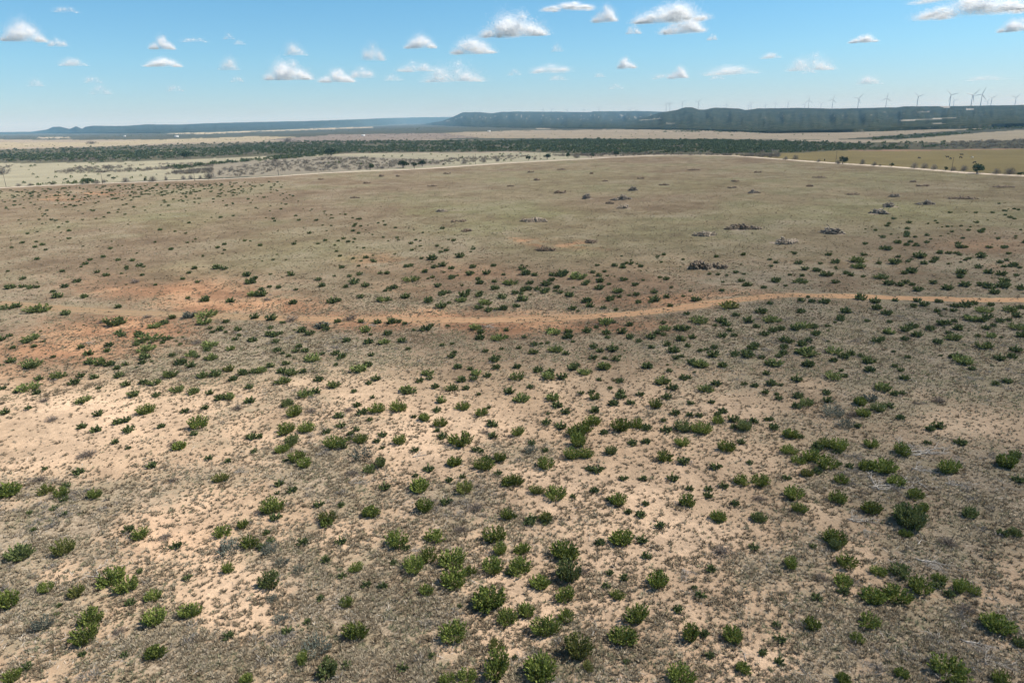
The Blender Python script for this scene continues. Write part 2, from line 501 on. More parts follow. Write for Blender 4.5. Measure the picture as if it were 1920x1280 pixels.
def ground_mat():
    mt, n, l = newmat('ground')
    tc = n.new('ShaderNodeTexCoord')
    at = n.new('ShaderNodeAttribute')
    at.attribute_name = 'soil'
    ac = n.new('ShaderNodeAttribute')
    ac.attribute_name = 'cover'

    def noise(scale, detail, rough=.55, typ='FBM'):
        z = n.new('ShaderNodeTexNoise')
        z.inputs['Scale'].default_value = scale
        z.inputs['Detail'].default_value = detail
        z.inputs['Roughness'].default_value = rough
        l.new(tc.outputs['Object'], z.inputs['Vector'])
        return z.outputs[0]

    def math_(op, a, b=None, clamp=False):
        z = n.new('ShaderNodeMath')
        z.operation = op
        z.use_clamp = clamp
        for k, v in enumerate((a, b)):
            if v is None:
                continue
            if isinstance(v, (int, float)):
                z.inputs[k].default_value = v
            else:
                l.new(v, z.inputs[k])
        return z.outputs[0]

    def mixc(fac, a, b, blend='MIX'):
        z = n.new('ShaderNodeMix')
        z.data_type = 'RGBA'
        z.blend_type = blend
        for k, v in ((0, fac), (6, a), (7, b)):
            if isinstance(v, (int, float)):
                z.inputs[k].default_value = v
            elif isinstance(v, tuple):
                z.inputs[k].default_value = (*v, 1)
            else:
                l.new(v, z.inputs[k])
        return z.outputs[2]

    def remap(v, a, b, lo=0.0, hi=1.0):
        z = n.new('ShaderNodeMapRange')
        z.interpolation_type = 'SMOOTHSTEP'
        z.inputs['From Min'].default_value = a
        z.inputs['From Max'].default_value = b
        z.inputs['To Min'].default_value = lo
        z.inputs['To Max'].default_value = hi
        l.new(v, z.inputs['Value'])
        return z.outputs[0]

    big, mid_, fine, grit = noise(.22, 6), noise(1.1, 6, .65), noise(4.2, 5, .7), noise(19, 3, .7)
    # dead grass litter lies where noise + cover pass a threshold
    s = math_('ADD', math_('MULTIPLY', big, .55), math_('MULTIPLY', mid_, .85))
    s = math_('ADD', s, math_('MULTIPLY', fine, .55))
    s = math_('ADD', s, math_('MULTIPLY', ac.outputs['Fac'], .95))
    lit = remap(s, 1.22, 1.62)
    litcol = mixc(remap(fine, .35, .65), (.165, .132, .094), (.415, .342, .248))
    litcol = mixc(remap(big, .4, .6), litcol, mixc(.5, litcol, (.20, .18, .11)))
    base = mixc(remap(mid_, .3, .7), mixc(1.0, at.outputs['Color'], (.86, .85, .84), 'MULTIPLY'), mixc(1.0, at.outputs['Color'], (1.13, 1.12, 1.10), 'MULTIPLY'))
    base = mixc(remap(grit, .3, .7), mixc(1.0, base, (.86, .86, .86), 'MULTIPLY'), mixc(1.0, base, (1.1, 1.1, 1.1), 'MULTIPLY'))
    col = mixc(math_('MULTIPLY', lit, .85), base, litcol)
    # low clumps and pebbles
    v = n.new('ShaderNodeTexVoronoi')
    v.inputs['Scale'].default_value = 1.9
    l.new(tc.outputs['Object'], v.inputs['Vector'])
    dots = remap(math_('ADD', v.outputs['Distance'], math_('MULTIPLY', fine, .28)), .2, .36, 1, 0)
    dots = math_('MULTIPLY', dots, remap(mid_, .4, .58))
    col = mixc(math_('MULTIPLY', dots, .55), col, (.13, .105, .075))
    p = n.new('ShaderNodeBsdfDiffuse')
    p.inputs['Roughness'].default_value = .6
    l.new(col, p.inputs[0])
    bm = n.new('ShaderNodeBump')
    bm.inputs['Strength'].default_value = 1.0
    bm.inputs['Distance'].default_value = .35
    hh = math_('ADD', math_('MULTIPLY', mid_, .7), math_('MULTIPLY', fine, .35))
    l.new(hh, bm.inputs['Height'])
    l.new(bm.outputs[0], p.inputs['Normal'])
    o = n.new('ShaderNodeOutputMaterial')
    l.new(p.outputs[0], o.inputs[0])
    return mt


def build_ground():
    # rows: distances that fall on even steps of the photo, columns: dense over the view, coarse behind
    off = np.concatenate([np.geomspace(2.0, 9, 30), np.arange(9.7, 150, .75), np.arange(150, 420, 1.6), np.arange(420, 1500, 3.2)])
    dist = np.concatenate([H * 1347 / off, np.linspace(31, 2, 12)])
    az = np.concatenate([np.arange(-47, 47.001, .092), np.arange(50, 312, 6.0)]) * math.pi / 180
    A, D = np.meshgrid(az, dist)
    X, Y = D * np.sin(A), D * np.cos(A)
    Z = terr(X, Y)
    pt = np.stack([X, Y, Z], -1).reshape(-1, 3)
    nr, nc = A.shape
    i = np.arange(nr - 1)[:, None] * nc + np.arange(nc)[None]
    j = np.arange(nr - 1)[:, None] * nc + (np.arange(nc)[None] + 1) % nc
    q = np.stack([i, i + nc, j + nc, j], -1).reshape(-1, 4)
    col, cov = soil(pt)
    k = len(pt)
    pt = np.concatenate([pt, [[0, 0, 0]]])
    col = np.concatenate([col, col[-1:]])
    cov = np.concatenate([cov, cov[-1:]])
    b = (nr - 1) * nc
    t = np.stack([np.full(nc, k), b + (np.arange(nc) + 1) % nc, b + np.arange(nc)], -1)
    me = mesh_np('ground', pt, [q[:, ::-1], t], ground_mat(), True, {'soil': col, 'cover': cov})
    tag(link('ground', me), 'dry scrubland ground of pale sand, red soil and thin grass', 'ground', kind='structure')


build_ground()


def strip(name, pxs, width, mat, lift, step, ragged=0.0, seed=0):
    """a sheet that follows the ground along a line measured in the photo"""
    p = ground(np.array([a for a, _ in pxs]), np.array([b for _, b in pxs]))[:, :2]
    for _ in range(2):      # round the corners
        a, b = p[:-1] * .75 + p[1:] * .25, p[:-1] * .25 + p[1:] * .75
        p = np.concatenate([p[:1], np.stack([a, b], 1).reshape(-1, 2), p[-1:]])
    seg = np.hypot(*(p[1:] - p[:-1]).T)
    s = np.concatenate([[0], np.cumsum(seg)])
    t = np.arange(0, s[-1], step)
    x, y = np.interp(t, s, p[:, 0]), np.interp(t, s, p[:, 1])
    dx, dy = np.gradient(x), np.gradient(y)
    k = np.hypot(dx, dy)
    nx, ny = -dy / k, dx / k
    us = np.linspace(-1, 1, 9)
    wl = width / 2 * (1 + ragged * (vnoise(t / 2.2, t * 0, 40 + seed) - .5) + ragged * (vnoise(t / .5, t * 0, 41 + seed) - .5))
    wr = width / 2 * (1 + ragged * (vnoise(t / 2.2, t * 0, 42 + seed) - .5) + ragged * (vnoise(t / .5, t * 0, 43 + seed) - .5))
    W = np.where(us[None] < 0, wl[:, None], wr[:, None]) * us[None]
    X, Y = x[:, None] + nx[:, None] * W, y[:, None] + ny[:, None] * W
    Z = terr(X, Y) + lift
    v = np.stack([X, Y, Z], -1).reshape(-1, 3)
    n9 = len(us)
    i = (np.arange(len(t) - 1)[:, None] * n9 + np.arange(n9 - 1)[None]).ravel()
    q = np.stack([i, i + 1, i + n9 + 1, i + n9], 1)
    across = np.tile(us, len(t))
    fade = 1 - sstep(180, 760, to_px(v)[0])
    return link(name, mesh_np(name, v, q, mat, True, {'across': across, 'fade': fade})), (x, y)


def road_mat(name, col, col2, rut, rutcol, edge=.8):
    mt, n, l = newmat(name)
    tc = n.new('ShaderNodeTexCoord')
    nz = n.new('ShaderNodeTexNoise')
    nz.inputs['Scale'].default_value = .6
    nz.inputs['Detail'].default_value = 8
    nz.inputs['Roughness'].default_value = .7
    l.new(tc.outputs['Object'], nz.inputs['Vector'])
    mx = n.new('ShaderNodeMix')
    mx.data_type = 'RGBA'
    mx.inputs[6].default_value = (*col, 1)
    mx.inputs[7].default_value = (*col2, 1)
    mr = n.new('ShaderNodeMapRange')
    mr.inputs['From Min'].default_value = .35
    mr.inputs['From Max'].default_value = .65
    l.new(nz.outputs[0], mr.inputs[0])
    l.new(mr.outputs[0], mx.inputs[0])
    out = mx.outputs[2]
    if rut:
        at = n.new('ShaderNodeAttribute')
        at.attribute_name = 'across'
        rp = n.new('ShaderNodeValToRGB')
        e = rp.color_ramp.elements
        pts = [(0, .8), (.14, .5), (.26, 0), (.38, .15), (.5, .75), (.62, .15), (.74, 0), (.86, .5), (1, .8)]
        while len(e) < len(pts):
            e.new(.5)
        for k, (a, b) in enumerate(pts):
            e[k].position = a
            e[k].color = (b, b, b, 1)
        ma = n.new('ShaderNodeMapRange')
        ma.inputs['From Min'].default_value = -1
        l.new(at.outputs['Fac'], ma.inputs[0])
        l.new(ma.outputs[0], rp.inputs[0])
        m2 = n.new('ShaderNodeMix')
        m2.data_type = 'RGBA'
        l.new(rp.outputs[0], m2.inputs[0])
        l.new(out, m2.inputs[6])
        m2.inputs[7].default_value = (*rutcol, 1)
        out = m2.outputs[2]
        af = n.new('ShaderNodeAttribute')
        af.attribute_name = 'fade'
        n2 = n.new('ShaderNodeTexNoise')
        n2.inputs['Scale'].default_value = 2.4
        n2.inputs['Detail'].default_value = 6
        l.new(tc.outputs['Object'], n2.inputs['Vector'])
        ad = n.new('ShaderNodeMath')
        ad.operation = 'ADD'
        l.new(n2.outputs[0], ad.inputs[0])
        l.new(af.outputs['Fac'], ad.inputs[1])
        mf = n.new('ShaderNodeMapRange')
        mf.interpolation_type = 'SMOOTHSTEP'
        mf.inputs['From Min'].default_value = .56
        mf.inputs['From Max'].default_value = 1.1
        mf.inputs['To Max'].default_value = .5
        l.new(ad.outputs[0], mf.inputs[0])
        m3 = n.new('ShaderNodeMix')
        m3.data_type = 'RGBA'
        l.new(mf.outputs[0], m3.inputs[0])
        l.new(out, m3.inputs[6])
        m3.inputs[7].default_value = (.24, .19, .12, 1)
        out = m3.outputs[2]
    p = n.new('ShaderNodeBsdfDiffuse')
    l.new(out, p.inputs[0])
    o = n.new('ShaderNodeOutputMaterial')
    l.new(p.outputs[0], o.inputs[0])
    return mt


TRACK_PX = [(-160, 560), (-50, 566), (60, 573), (170, 583), (300, 590), (450, 596), (600, 599), (760, 601), (900, 601), (1050, 597), (1180, 590), (1280, 578), (1360, 566), (1430, 558), (1500, 555), (1600, 557), (1720, 562), (1850, 563), (2000, 560), (2150, 556)]
o, _ = strip('dirt_track', TRACK_PX, 3.9, road_mat('track_soil', (.39, .225, .13), (.29, .17, .10), True, (.24, .185, .11)), .02, 1.1, .4)
tag(o, 'orange dirt two-rut track curving across the middle of the scrub', 'dirt track', kind='structure')
o, road_xy = strip('gravel_road', ROAD_PX, 7.5, road_mat('caliche', (.50, .42, .33), (.42, .35, .275), False, None), .03, 2.5, .25, 9)
tag(o, 'pale gravel road along the far edge of the cleared field', 'road', kind='structure')

# ------------------------------------------------------------------ shrubs: x, front-edge y, width as measured in enlarged pieces of the photo
# every piece: (origin x, origin y, enlargement, text); letters after the width: d dark, o olive, s sage grey, b dead
SHRUBS = [
    (0, 980, 4, "1055 120 110,1320 195 80,480 240 130o,850 480 170,955 525 160,1050 380 55,1710 375 90,350 520 100,575 560 120o,60 640 170,445 635 50,680 770 160,640 915 180,1165 780 150,1430 720 130,1155 590 110,985 625 80,1175 1030 150,1710 880 80,95 1200 110,1665 105 100,1820 40 90,1870 190 120,150 280 180d,960 70 80s,330 820 150s,1720 250 180s,205 1110 80s,1850 1210 90,1410 430 60s,250 60 50,430 700 40s,900 850 120b,1240 130 110b,620 1010 60s,940 1010 60o"),
    (480, 980, 4, "80 90 60o,345 170 80,40 205 80,110 150 60,635 165 80s,1060 190 150,1120 210 70,1350 150 130,1300 300 120,1185 380 140,1475 350 170,1490 490 180,1610 400 90,1790 150 150,1830 250 100,1770 390 140,1900 400 60,520 300 80s,110 240 120s,190 330 90s,100 490 160d,755 370 90,1035 320 60,650 420 65,825 490 70,950 505 80,1280 545 100,1750 660 240,1880 770 140,680 635 90,130 600 90s,480 590 60s,190 760 100s,385 760 60,750 890 150,1490 900 170,455 1000 180s,350 1070 100,540 1040 60o,1100 1120 80,1320 1020 60o,680 1100 70o,540 1170 160d,1800 1170 210,1800 960 100o,1580 1210 130,1440 1230 110,530 30 100,1530 640 40,1530 90 130b,240 840 80s,330 390 90s"),
    (960, 980, 4, "130 30 80,250 20 70,75 240 110,60 400 160,210 500 140,395 290 180,420 450 190d,400 600 130,410 750 110,105 710 120,660 180 80d,820 175 160,975 160 80,1010 280 70,1110 50 80,735 400 60,840 440 70,1090 500 150,790 580 90,710 500 60,1490 375 80,1810 210 70,1370 510 50,1415 575 75,1245 680 80,935 760 160,835 920 180,255 860 170,1335 890 140,1655 910 140,490 1030 190o,210 1190 230,575 1120 90o,20 1030 50,1485 1020 70,1735 1130 110,1265 1220 170,1545 10 50,1880 1000 70s,1580 270 180b,1440 860 80s,860 1060 50o,540 400 120b"),
    (1440, 980, 4, "500 170 150,505 210 90d,1060 60 220d,1030 110 90,590 350 130,170 350 110,825 400 100,1000 420 140d,1145 540 150,1285 450 100,1285 495 80,1435 530 110,1535 540 90,1360 560 80,560 480 120,560 540 80,780 615 170,965 605 180,755 790 140,325 805 110,670 900 90,1715 840 200,1350 1190 230,1005 1170 100,565 1220 120,1750 1220 120,1850 110 90d,1760 110 80d,65 790 60o,90 900 80d,340 195 50o,365 590 80d,90 1070 80s,1880 930 90d,410 450 130b,1470 690 160b,1350 190 150b"),
    (0, 680, 4, "240 50 90d,880 55 50,295 135 60,440 125 90,20 205 50,225 215 130,125 230 50,278 240 60,555 170 80,605 115 60,712 125 60,35 385 70,625 305 110,1280 115 110,1350 20 80,945 180 70,1075 165 70,1155 170 90,1000 260 90d,1330 225 110,1450 240 100,1520 120 90d,1615 110 85,1720 70 90o,1815 95 80,1750 140 70d,1900 85 60,1870 200 60,1650 285 80,1720 280 90,1575 240 60,1875 305 80,1100 385 95,740 395 70o,885 460 70,950 440 70,615 490 70,720 515 80,960 520 80d,1210 485 60,1495 490 120,1455 540 55,1385 375 60,1540 350 60,1890 570 80d,860 600 60o,960 640 40,1345 645 100,1140 780 80,590 830 80,335 795 45o,1900 670 50,1710 740 55,1660 890 90o,60 1000 170,350 975 100o,460 1000 90,485 1030 60,710 1010 90,495 930 60o,400 1100 55d,485 1140 55,220 1130 50o,215 350 50o,740 200 40,1565 720 60o,390 440 110b,1300 620 100b,650 710 150b,300 890 110b,1300 890 90b,1780 360 100b,920 110 60b,1170 260 60s,330 300 90b"),
    (480, 680, 4, "40 80 100,110 40 60,205 165 110,200 85 80,270 100 90d,355 80 60,470 145 70,770 75 130,600 25 40,850 30 50d,1290 100 90,1300 130 50,1225 150 60s,1515 50 60,1660 100 90,1540 150 80,1635 140 60,1735 115 60,1800 55 60,1610 60 50,1465 215 90,1575 210 60,1345 195 65,1140 235 130,900 135 70,845 165 50,585 195 90,370 265 100,450 235 80,735 225 50,235 330 90d,290 400 100,875 265 40,760 330 60,790 390 80,905 375 110,1065 365 110,625 415 70,1395 305 90,1670 250 40,1550 360 90,1355 375 60,1690 405 90,1265 440 90,1185 415 45,855 435 50,1385 480 90,1360 520 50,1395 575 70,1775 490 80,1745 350 40o,1780 570 70d,1900 240 80,1540 630 150,1650 670 60,1690 680 50,225 530 120,380 520 100,525 530 60,635 485 70,710 545 60,755 510 50,950 555 65,785 600 90,695 580 50d,25 560 60,270 620 100d,195 670 90,590 640 130,650 640 80d,1080 610 90,905 600 60s,945 645 40,1190 670 60d,1490 780 110,1725 740 60,1710 810 120,1830 750 90,1295 820 80,1905 930 100,1225 970 140,1195 860 50,850 820 90d,935 780 90d,800 730 140s,310 740 110,365 780 90,220 735 40,965 955 80,175 920 70,270 970 70d,160 980 40,1565 990 110o,1450 900 60s,1815 850 60,475 1080 70,640 1080 60,125 1130 140,865 1160 130,1265 1130 120,1430 1070 80o,1885 1180 100,1550 870 50s,540 1200 120o,150 1180 80s,1650 1130 150b,410 380 100b,720 850 110b,700 370 90b,1720 540 80b"),
    (960, 680, 4, "38 50 60,195 80 80d,45 135 90,690 60 100,455 60 80,540 95 90,270 135 110,380 130 80,655 140 45,805 155 60,735 205 45,820 240 60,135 200 50,70 305 120,300 295 110,520 245 50,620 285 90,340 345 80,405 390 70,620 380 80,760 330 80,890 320 60o,960 255 60o,1075 345 90,1160 280 70,1130 170 120,1200 210 80,1285 135 65,1180 75 45,1015 50 80,1415 45 110,1350 20 60,1580 45 70,1450 225 100,1530 180 80,1910 100 60,1820 190 60d,1900 240 60,1335 410 60,1405 415 60,1220 400 70,1340 320 50d,1495 310 50,1580 385 70,1540 465 90,1545 410 60,1420 545 120,1665 450 80d,1740 520 110d,1660 500 60d,1815 460 65,1905 440 40,255 475 70d,365 505 85,45 555 90,610 480 90,545 530 110,490 570 120,690 545 65,815 520 130,935 495 90,1010 515 80,1155 530 80,1280 520 110d,1135 450 50s,150 625 65,140 690 90s,250 675 50,495 640 110,445 730 100,550 725 95,745 700 90d,900 630 70d,1005 615 70o,1275 635 95,1605 675 110,1720 615 60,1140 750 100,1290 770 85,1530 810 80,645 835 85,580 820 60d,255 800 110,30 930 90,840 890 60,985 890 60d,1205 895 80,1585 950 70,1725 925 100,1860 930 120,1475 970 65,1470 1020 70,1335 965 60,185 995 90,330 1035 130,620 985 70,735 1050 70,800 1080 110,1000 1080 60d,460 1020 50o,870 1140 60,965 1170 80,1310 1080 110,1670 1080 70o,1545 1195 100,15 1170 50,250 1200 100o,145 1200 80d,1850 1200 100d,1780 770 50d,270 395 30,1740 470 90b,1850 1050 110b"),
    (1440, 680, 4, "50 35 100,300 40 80d,745 20 70,760 85 80d,1475 30 90,25 180 80,90 180 40,490 135 100,575 120 50d,1020 145 75,1700 180 60,1790 165 70,860 230 110,945 260 70,1005 250 50,440 250 70,450 305 70d,225 275 80d,80 285 60,65 250 40,690 330 90,760 300 90s,215 350 70,285 335 90d,915 350 70,825 375 90d,710 410 90,480 415 140s,585 500 100s,670 495 60s,625 420 110b,1280 320 130b,1110 325 60b,990 435 65s,1275 500 80d,1215 520 70s,45 510 80,20 440 50,170 575 110,240 575 50,425 650 90,530 670 120,370 660 80d,155 695 100,320 750 120,225 765 90,440 805 130,515 690 60s,775 645 90,1000 705 110,1195 620 50,1440 625 80d,1400 600 60b,735 815 110,860 840 170,965 935 120,615 800 65,290 860 90o,365 840 70,530 775 50o,140 885 60,545 910 90,1355 845 130,1785 800 150,1850 720 90d,195 1030 120,1105 1030 110,520 1060 110,235 1135 90,775 1140 130,1155 1130 90,1080 1145 60o,1510 1170 110d,1870 910 80d,1030 1210 150d"),
    (0, 320, 3, "370 815 50,215 800 110,100 770 50,50 780 70d,665 775 40,325 720 55,475 720 45,300 690 30,1160 830 90,1150 870 80,1240 905 50,1270 860 40,925 870 50,968 838 45,870 890 70,570 865 55b,650 880 120d,830 835 60b,1065 835 70s,1180 895 30,1340 905 40,1435 835 50,1530 845 60,1640 855 90b,1590 865 30,1520 895 35,1520 935 50,1580 925 35,1410 965 40,1700 915 60,1745 930 50,1810 890 80s,1835 905 40,1900 860 40,175 960 80,150 975 50,75 1005 35,180 1110 90d,65 1085 50,605 1025 40,820 1025 95,818 1065 55,845 970 110d,940 960 50,915 978 30,1110 980 70b,1180 1000 90,1015 985 25,968 1050 40,1080 1050 65,1110 1055 35,1190 1070 70,1295 1015 65,1020 1095 60,1560 1025 50,1590 1035 30,1720 1025 50,1665 1025 40d,1550 975 40d,1760 1075 90,1885 1040 45,510 1095 60,565 1100 70,620 1105 60,660 1120 40,1650 755 50,1430 710 70,1475 710 60,1500 735 50b,1300 745 50,1410 640 60,1870 750 60,1900 740 40,1155 740 60d,1060 725 30,1110 635 25d,1470 675 35,1515 660 30,1565 665 35,1810 655 45,1790 620 35,1665 675 25,1225 560 50,1265 562 35,1065 585 30,1095 560 35,785 545 35,665 512 30,745 515 28,760 640 70b,1390 600 50,1640 595 40d,550 580 30,350 575 30,210 665 30,170 670 40,60 670 50,365 665 45,435 635 40"),
    (640, 320, 3, "135 915 65,115 860 40d,50 850 90b,205 865 45d,280 865 60,355 870 35,320 860 40d,240 980 70,260 930 50,30 970 50,345 970 55,475 905 60,505 880 30,410 905 25,570 990 35d,375 1010 30,165 930 25d,625 980 25,170 1045 35,600 880 25,755 900 70,790 890 60b,780 955 55,785 920 45,885 960 75,930 905 35d,930 945 30,1030 945 32,1195 925 80,1275 950 60,1275 920 50,1380 915 50,1435 890 35,1485 872 80,1530 860 30,1490 925 50,1580 920 55,1620 878 45,1625 950 50,1740 950 55,1820 905 70d,1780 925 45d,1900 905 60,1810 865 35,1525 1020 65,1415 1065 45,1485 1065 30,1545 1075 45,1480 1120 70,1415 1005 45,1080 1035 70,1085 990 45,1125 980 25,1205 1025 70,1265 1040 45,1000 1005 30,900 1010 25,810 1025 35,620 1055 45,635 1030 30,860 1080 60,870 1118 40,990 1115 40,655 1115 45,1720 1115 55,1870 1030 65,1885 1065 40,1745 1005 35,1670 970 35,240 740 70,360 720 50,490 745 60s,575 695 40,605 690 30,560 775 60d,605 750 30,675 740 70,695 710 60,715 680 30,810 755 80,775 780 45,825 795 45,870 785 30,910 785 55,985 770 40,1018 735 60,975 695 45,1013 695 28,1050 675 50,1100 675 40,1140 690 50,905 720 50d,780 700 45,865 670 45,950 645 80,780 640 45d,1035 590 60,1090 595 40,1240 595 65,1330 615 90,1370 645 40,1150 650 60d,1060 640 40d,1450 670 50,1455 630 45d,1550 690 80d,1565 715 30,1510 735 55,1380 745 60,1400 770 50d,1300 785 45,1330 795 22,1545 790 30,1475 780 35d,1670 750 40,1765 740 60,1740 748 30,1850 770 35,1285 710 55,1230 690 35,725 590 45,820 585 45,670 490 50,590 455 30,560 462 25,510 505 60,570 540 45,520 550 35,470 575 40,390 625 80,300 665 40,270 668 35,545 655 40,620 610 45,740 550 40,1018 560 40,390 540 30,450 498 25,100 590 35,70 640 55,135 655 45d,25 660 35,110 720 40d"),
    (1280, 320, 3, "20 815 35,95 865 80,215 860 60,245 880 50,180 880 30d,260 780 100o,370 860 60,495 860 90,440 810 60d,300 825 40d,490 760 35,665 745 40,705 722 25,725 750 40,795 755 55d,665 808 50d,915 810 60,890 840 45d,1080 752 55,1090 790 55,1145 820 55,1195 742 35,1000 735 60o,1320 745 40,1300 775 40d,1440 750 40,1360 770 50s,1430 805 40,1475 790 25,1525 800 35,1530 775 45d,1585 775 60,1635 760 45,1695 805 75,1730 765 40,1840 800 70d,1905 780 40,1630 855 80,1590 835 40,1780 860 45,1835 852 35,1525 860 35d,1460 880 55d,1545 905 60,1705 900 45,1880 900 70,1905 945 60d,1725 950 70,1520 965 85,1390 910 55d,1310 892 35d,1255 915 55,1315 945 60d,1160 928 70,640 905 60,680 895 70,735 895 50d,550 905 50,505 915 45,460 935 50,415 890 40d,15 905 55,55 950 45,220 945 50d,265 910 40d,670 995 60,705 970 45,565 1045 55,570 1010 50,700 1055 110,650 1035 50,850 1040 70,940 1050 55,1000 1060 40d,1045 1090 70,175 1055 65,175 1010 40,370 1060 60,445 1065 40,290 1050 50d,1435 985 55d,1695 1015 95,1870 1030 60d,1850 1065 50d,1575 1095 90,1540 1070 60d,95 1110 75,55 1095 55,225 1110 50,490 1105 55,535 1105 45,705 1110 60d,75 740 50d,455 670 35,525 635 55,330 630 35d,300 580 30,150 588 25,198 590 25,660 640 80d,860 640 40d,690 565 40,745 570 40,810 600 70d,670 600 30,985 520 85,990 555 80d,855 525 45d,1195 530 60,1290 580 65,1245 585 40,1110 615 70d,1155 650 60d,1255 640 40,1290 652 35,1220 655 45d,1325 685 50,1410 640 40,1485 675 60d,1560 605 40,1585 655 60,1680 650 45,1725 665 60,1800 660 65d,1750 695 55,1810 630 50,1900 670 50,1560 585 60d,1720 580 50,1790 590 50,1860 540 50,1330 495 65d,1425 505 40,1355 530 40,1405 520 35,1155 450 45,1125 445 40,1210 410 40,1280 405 30,1265 420 25,1300 425 22,1325 425 22,1260 372 35,1445 468 40,1555 435 40,1545 415 30,1680 350 35,1680 490 50d,1725 435 30,1815 433 32,525 525 30,650 530 40,1660 550 40d"),
]


def parse_shrubs():
    out = []
    for ox, oy, s, txt in SHRUBS:
        for t in txt.split(','):
            a = t.split()
            k = a[2][-1] if a[2][-1].isalpha() else 'g'
            wd = float(a[2].rstrip('dosb')) / s
            out.append((ox + float(a[0]) / s, oy + float(a[1]) / s, wd, k))
    return out


def rand_dirs(n, rg, zmin=-1.0):
    z = rg.uniform(zmin, 1, n)
    a = rg.uniform(0, 2 * math.pi, n)
    r = np.sqrt(1 - z * z)
    return np.stack([r * np.cos(a), r * np.sin(a), z], 1)


def facets(cen, axis, ln, wd, rg):
    """leaf facets: one pointed quad per centre, long axis near 'axis'"""
    n = len(cen)
    a = axis + rg.normal(0, .35, (n, 3))
    a /= np.linalg.norm(a, axis=1)[:, None] + 1e-9
    b = np.cross(a, rand_dirs(n, rg))
    b /= np.linalg.norm(b, axis=1)[:, None] + 1e-9
    ln, wd = np.broadcast_to(ln, n)[:, None], np.broadcast_to(wd, n)[:, None]
    v = np.stack([cen - a * ln * .5, cen + b * wd * .5, cen + a * ln * .5, cen - b * wd * .5], 1).reshape(-1, 3)
    return v, np.arange(4 * n).reshape(-1, 4)


def shrub_geo(seed, shoots=80, per=16, spread=1.0, tall=.8, lf=.112):
    """upright plumes fanning from a common foot; about 1 wide and 'tall' high"""
    rg = np.random.default_rng(seed)
    cs, ax = [], []
    ell = rg.uniform(.75, 1.1), rg.uniform(.75, 1.1)
    for k in range(shoots):
        a = rg.uniform(0, 2 * math.pi)
        t = math.sqrt(rg.uniform(0, 1))
        foot = np.array([math.cos(a) * t * .27 * ell[0], math.sin(a) * t * .27 * ell[1], 0.0])
        ti = t * 1.12 * spread + rg.normal(0, .09)
        d = np.array([math.cos(a) * math.sin(ti) * ell[0], math.sin(a) * math.sin(ti) * ell[1], math.cos(ti)])
        L = tall * (1 - .30 * t * t) * rg.uniform(.74, 1.06)
        u = np.sort(rg.uniform(.12, 1, per))
        bend = np.array([0, 0, .16]) * (u[:, None] ** 2)
        rad = .10 * (1.15 - u)
        cs.append(foot + d * (u * L)[:, None] + bend + rand_dirs(per, rg) * rad[:, None])
        ax.append(np.tile(d + np.array([0, 0, .3]), (per, 1)))
    c, a = np.concatenate(cs), np.concatenate(ax)
    c[:, 2] = np.maximum(c[:, 2], .02)
    n = len(c)
    return facets(c, a, lf * rg.uniform(.7, 1.3, n), lf * .5 * rg.uniform(.7, 1.3, n), rg)


def dead_geo(seed, n=300):
    """dense ball of thin grey twigs"""
    rg = np.random.default_rng(seed)
    d = rand_dirs(n, rg, .0)
    d[:, 2] *= .75
    u = rg.uniform(.25, 1, n)
    c = d * (u * .48)[:, None] + np.array([0, 0, .03])
    return facets(c, d, .22 * rg.uniform(.6, 1.4, n), .022, rg)


MATS = {'g': M_green, 'd': M_dark, 'o': M_olive, 's': M_sage, 'b': M_deadbush}
SH_GEO = [shrub_geo(100 + k, shoots=78 + 6 * (k % 4), tall=(.56, .64, .70, .52)[k % 4], spread=(1.1, .95, .8, 1.2)[k % 4]) for k in range(10)]
SH_FAR = [shrub_geo(180 + k, 46, 9, (1.1, 1.0, 1.15, .95)[k % 4], (.52, .6, .48, .66)[k % 4], .19) for k in range(8)]
SH_ME = {k: [mesh_np('shrub', v, f, MATS[k]) for v, f in (SH_GEO if k != 's' else [shrub_geo(140 + j, 70, 11, 1.1, .62, .085) for j in range(4)])] for k in 'gdos'}
SH_ME2 = {k: [mesh_np('shrub', v, f, M_mid if k == 'g' else MATS[k]) for v, f in SH_FAR] for k in 'gdos'}
SH_ME['b'] = [mesh_np('dead_bush', *dead_geo(150 + k), M_deadbush) for k in range(4)]

KCOL = {'g': 'green', 'd': 'dark green', 'o': 'olive green', 's': 'grey green', 'b': 'grey brown'}


def where_words(px, py):
    return '%d percent across and %d percent down the photo' % (round(px / 19.2), round(py / 12.8))


def soil_word(px, py):
    c, cov = soil(ground(np.array([px]), np.array([py])))
    c = c[0]
    if py > 700:
        return 'pale sand' if cov[0] < .4 else 'grey litter'
    return 'reddish soil' if c[0] > c[1] * 1.42 else 'thin grass'


used_labels = set()


def uniq(label, alts=()):
    for a in (label, *alts):
        if a not in used_labels:
            used_labels.add(a)
            return a
    used_labels.add(label)
    return label


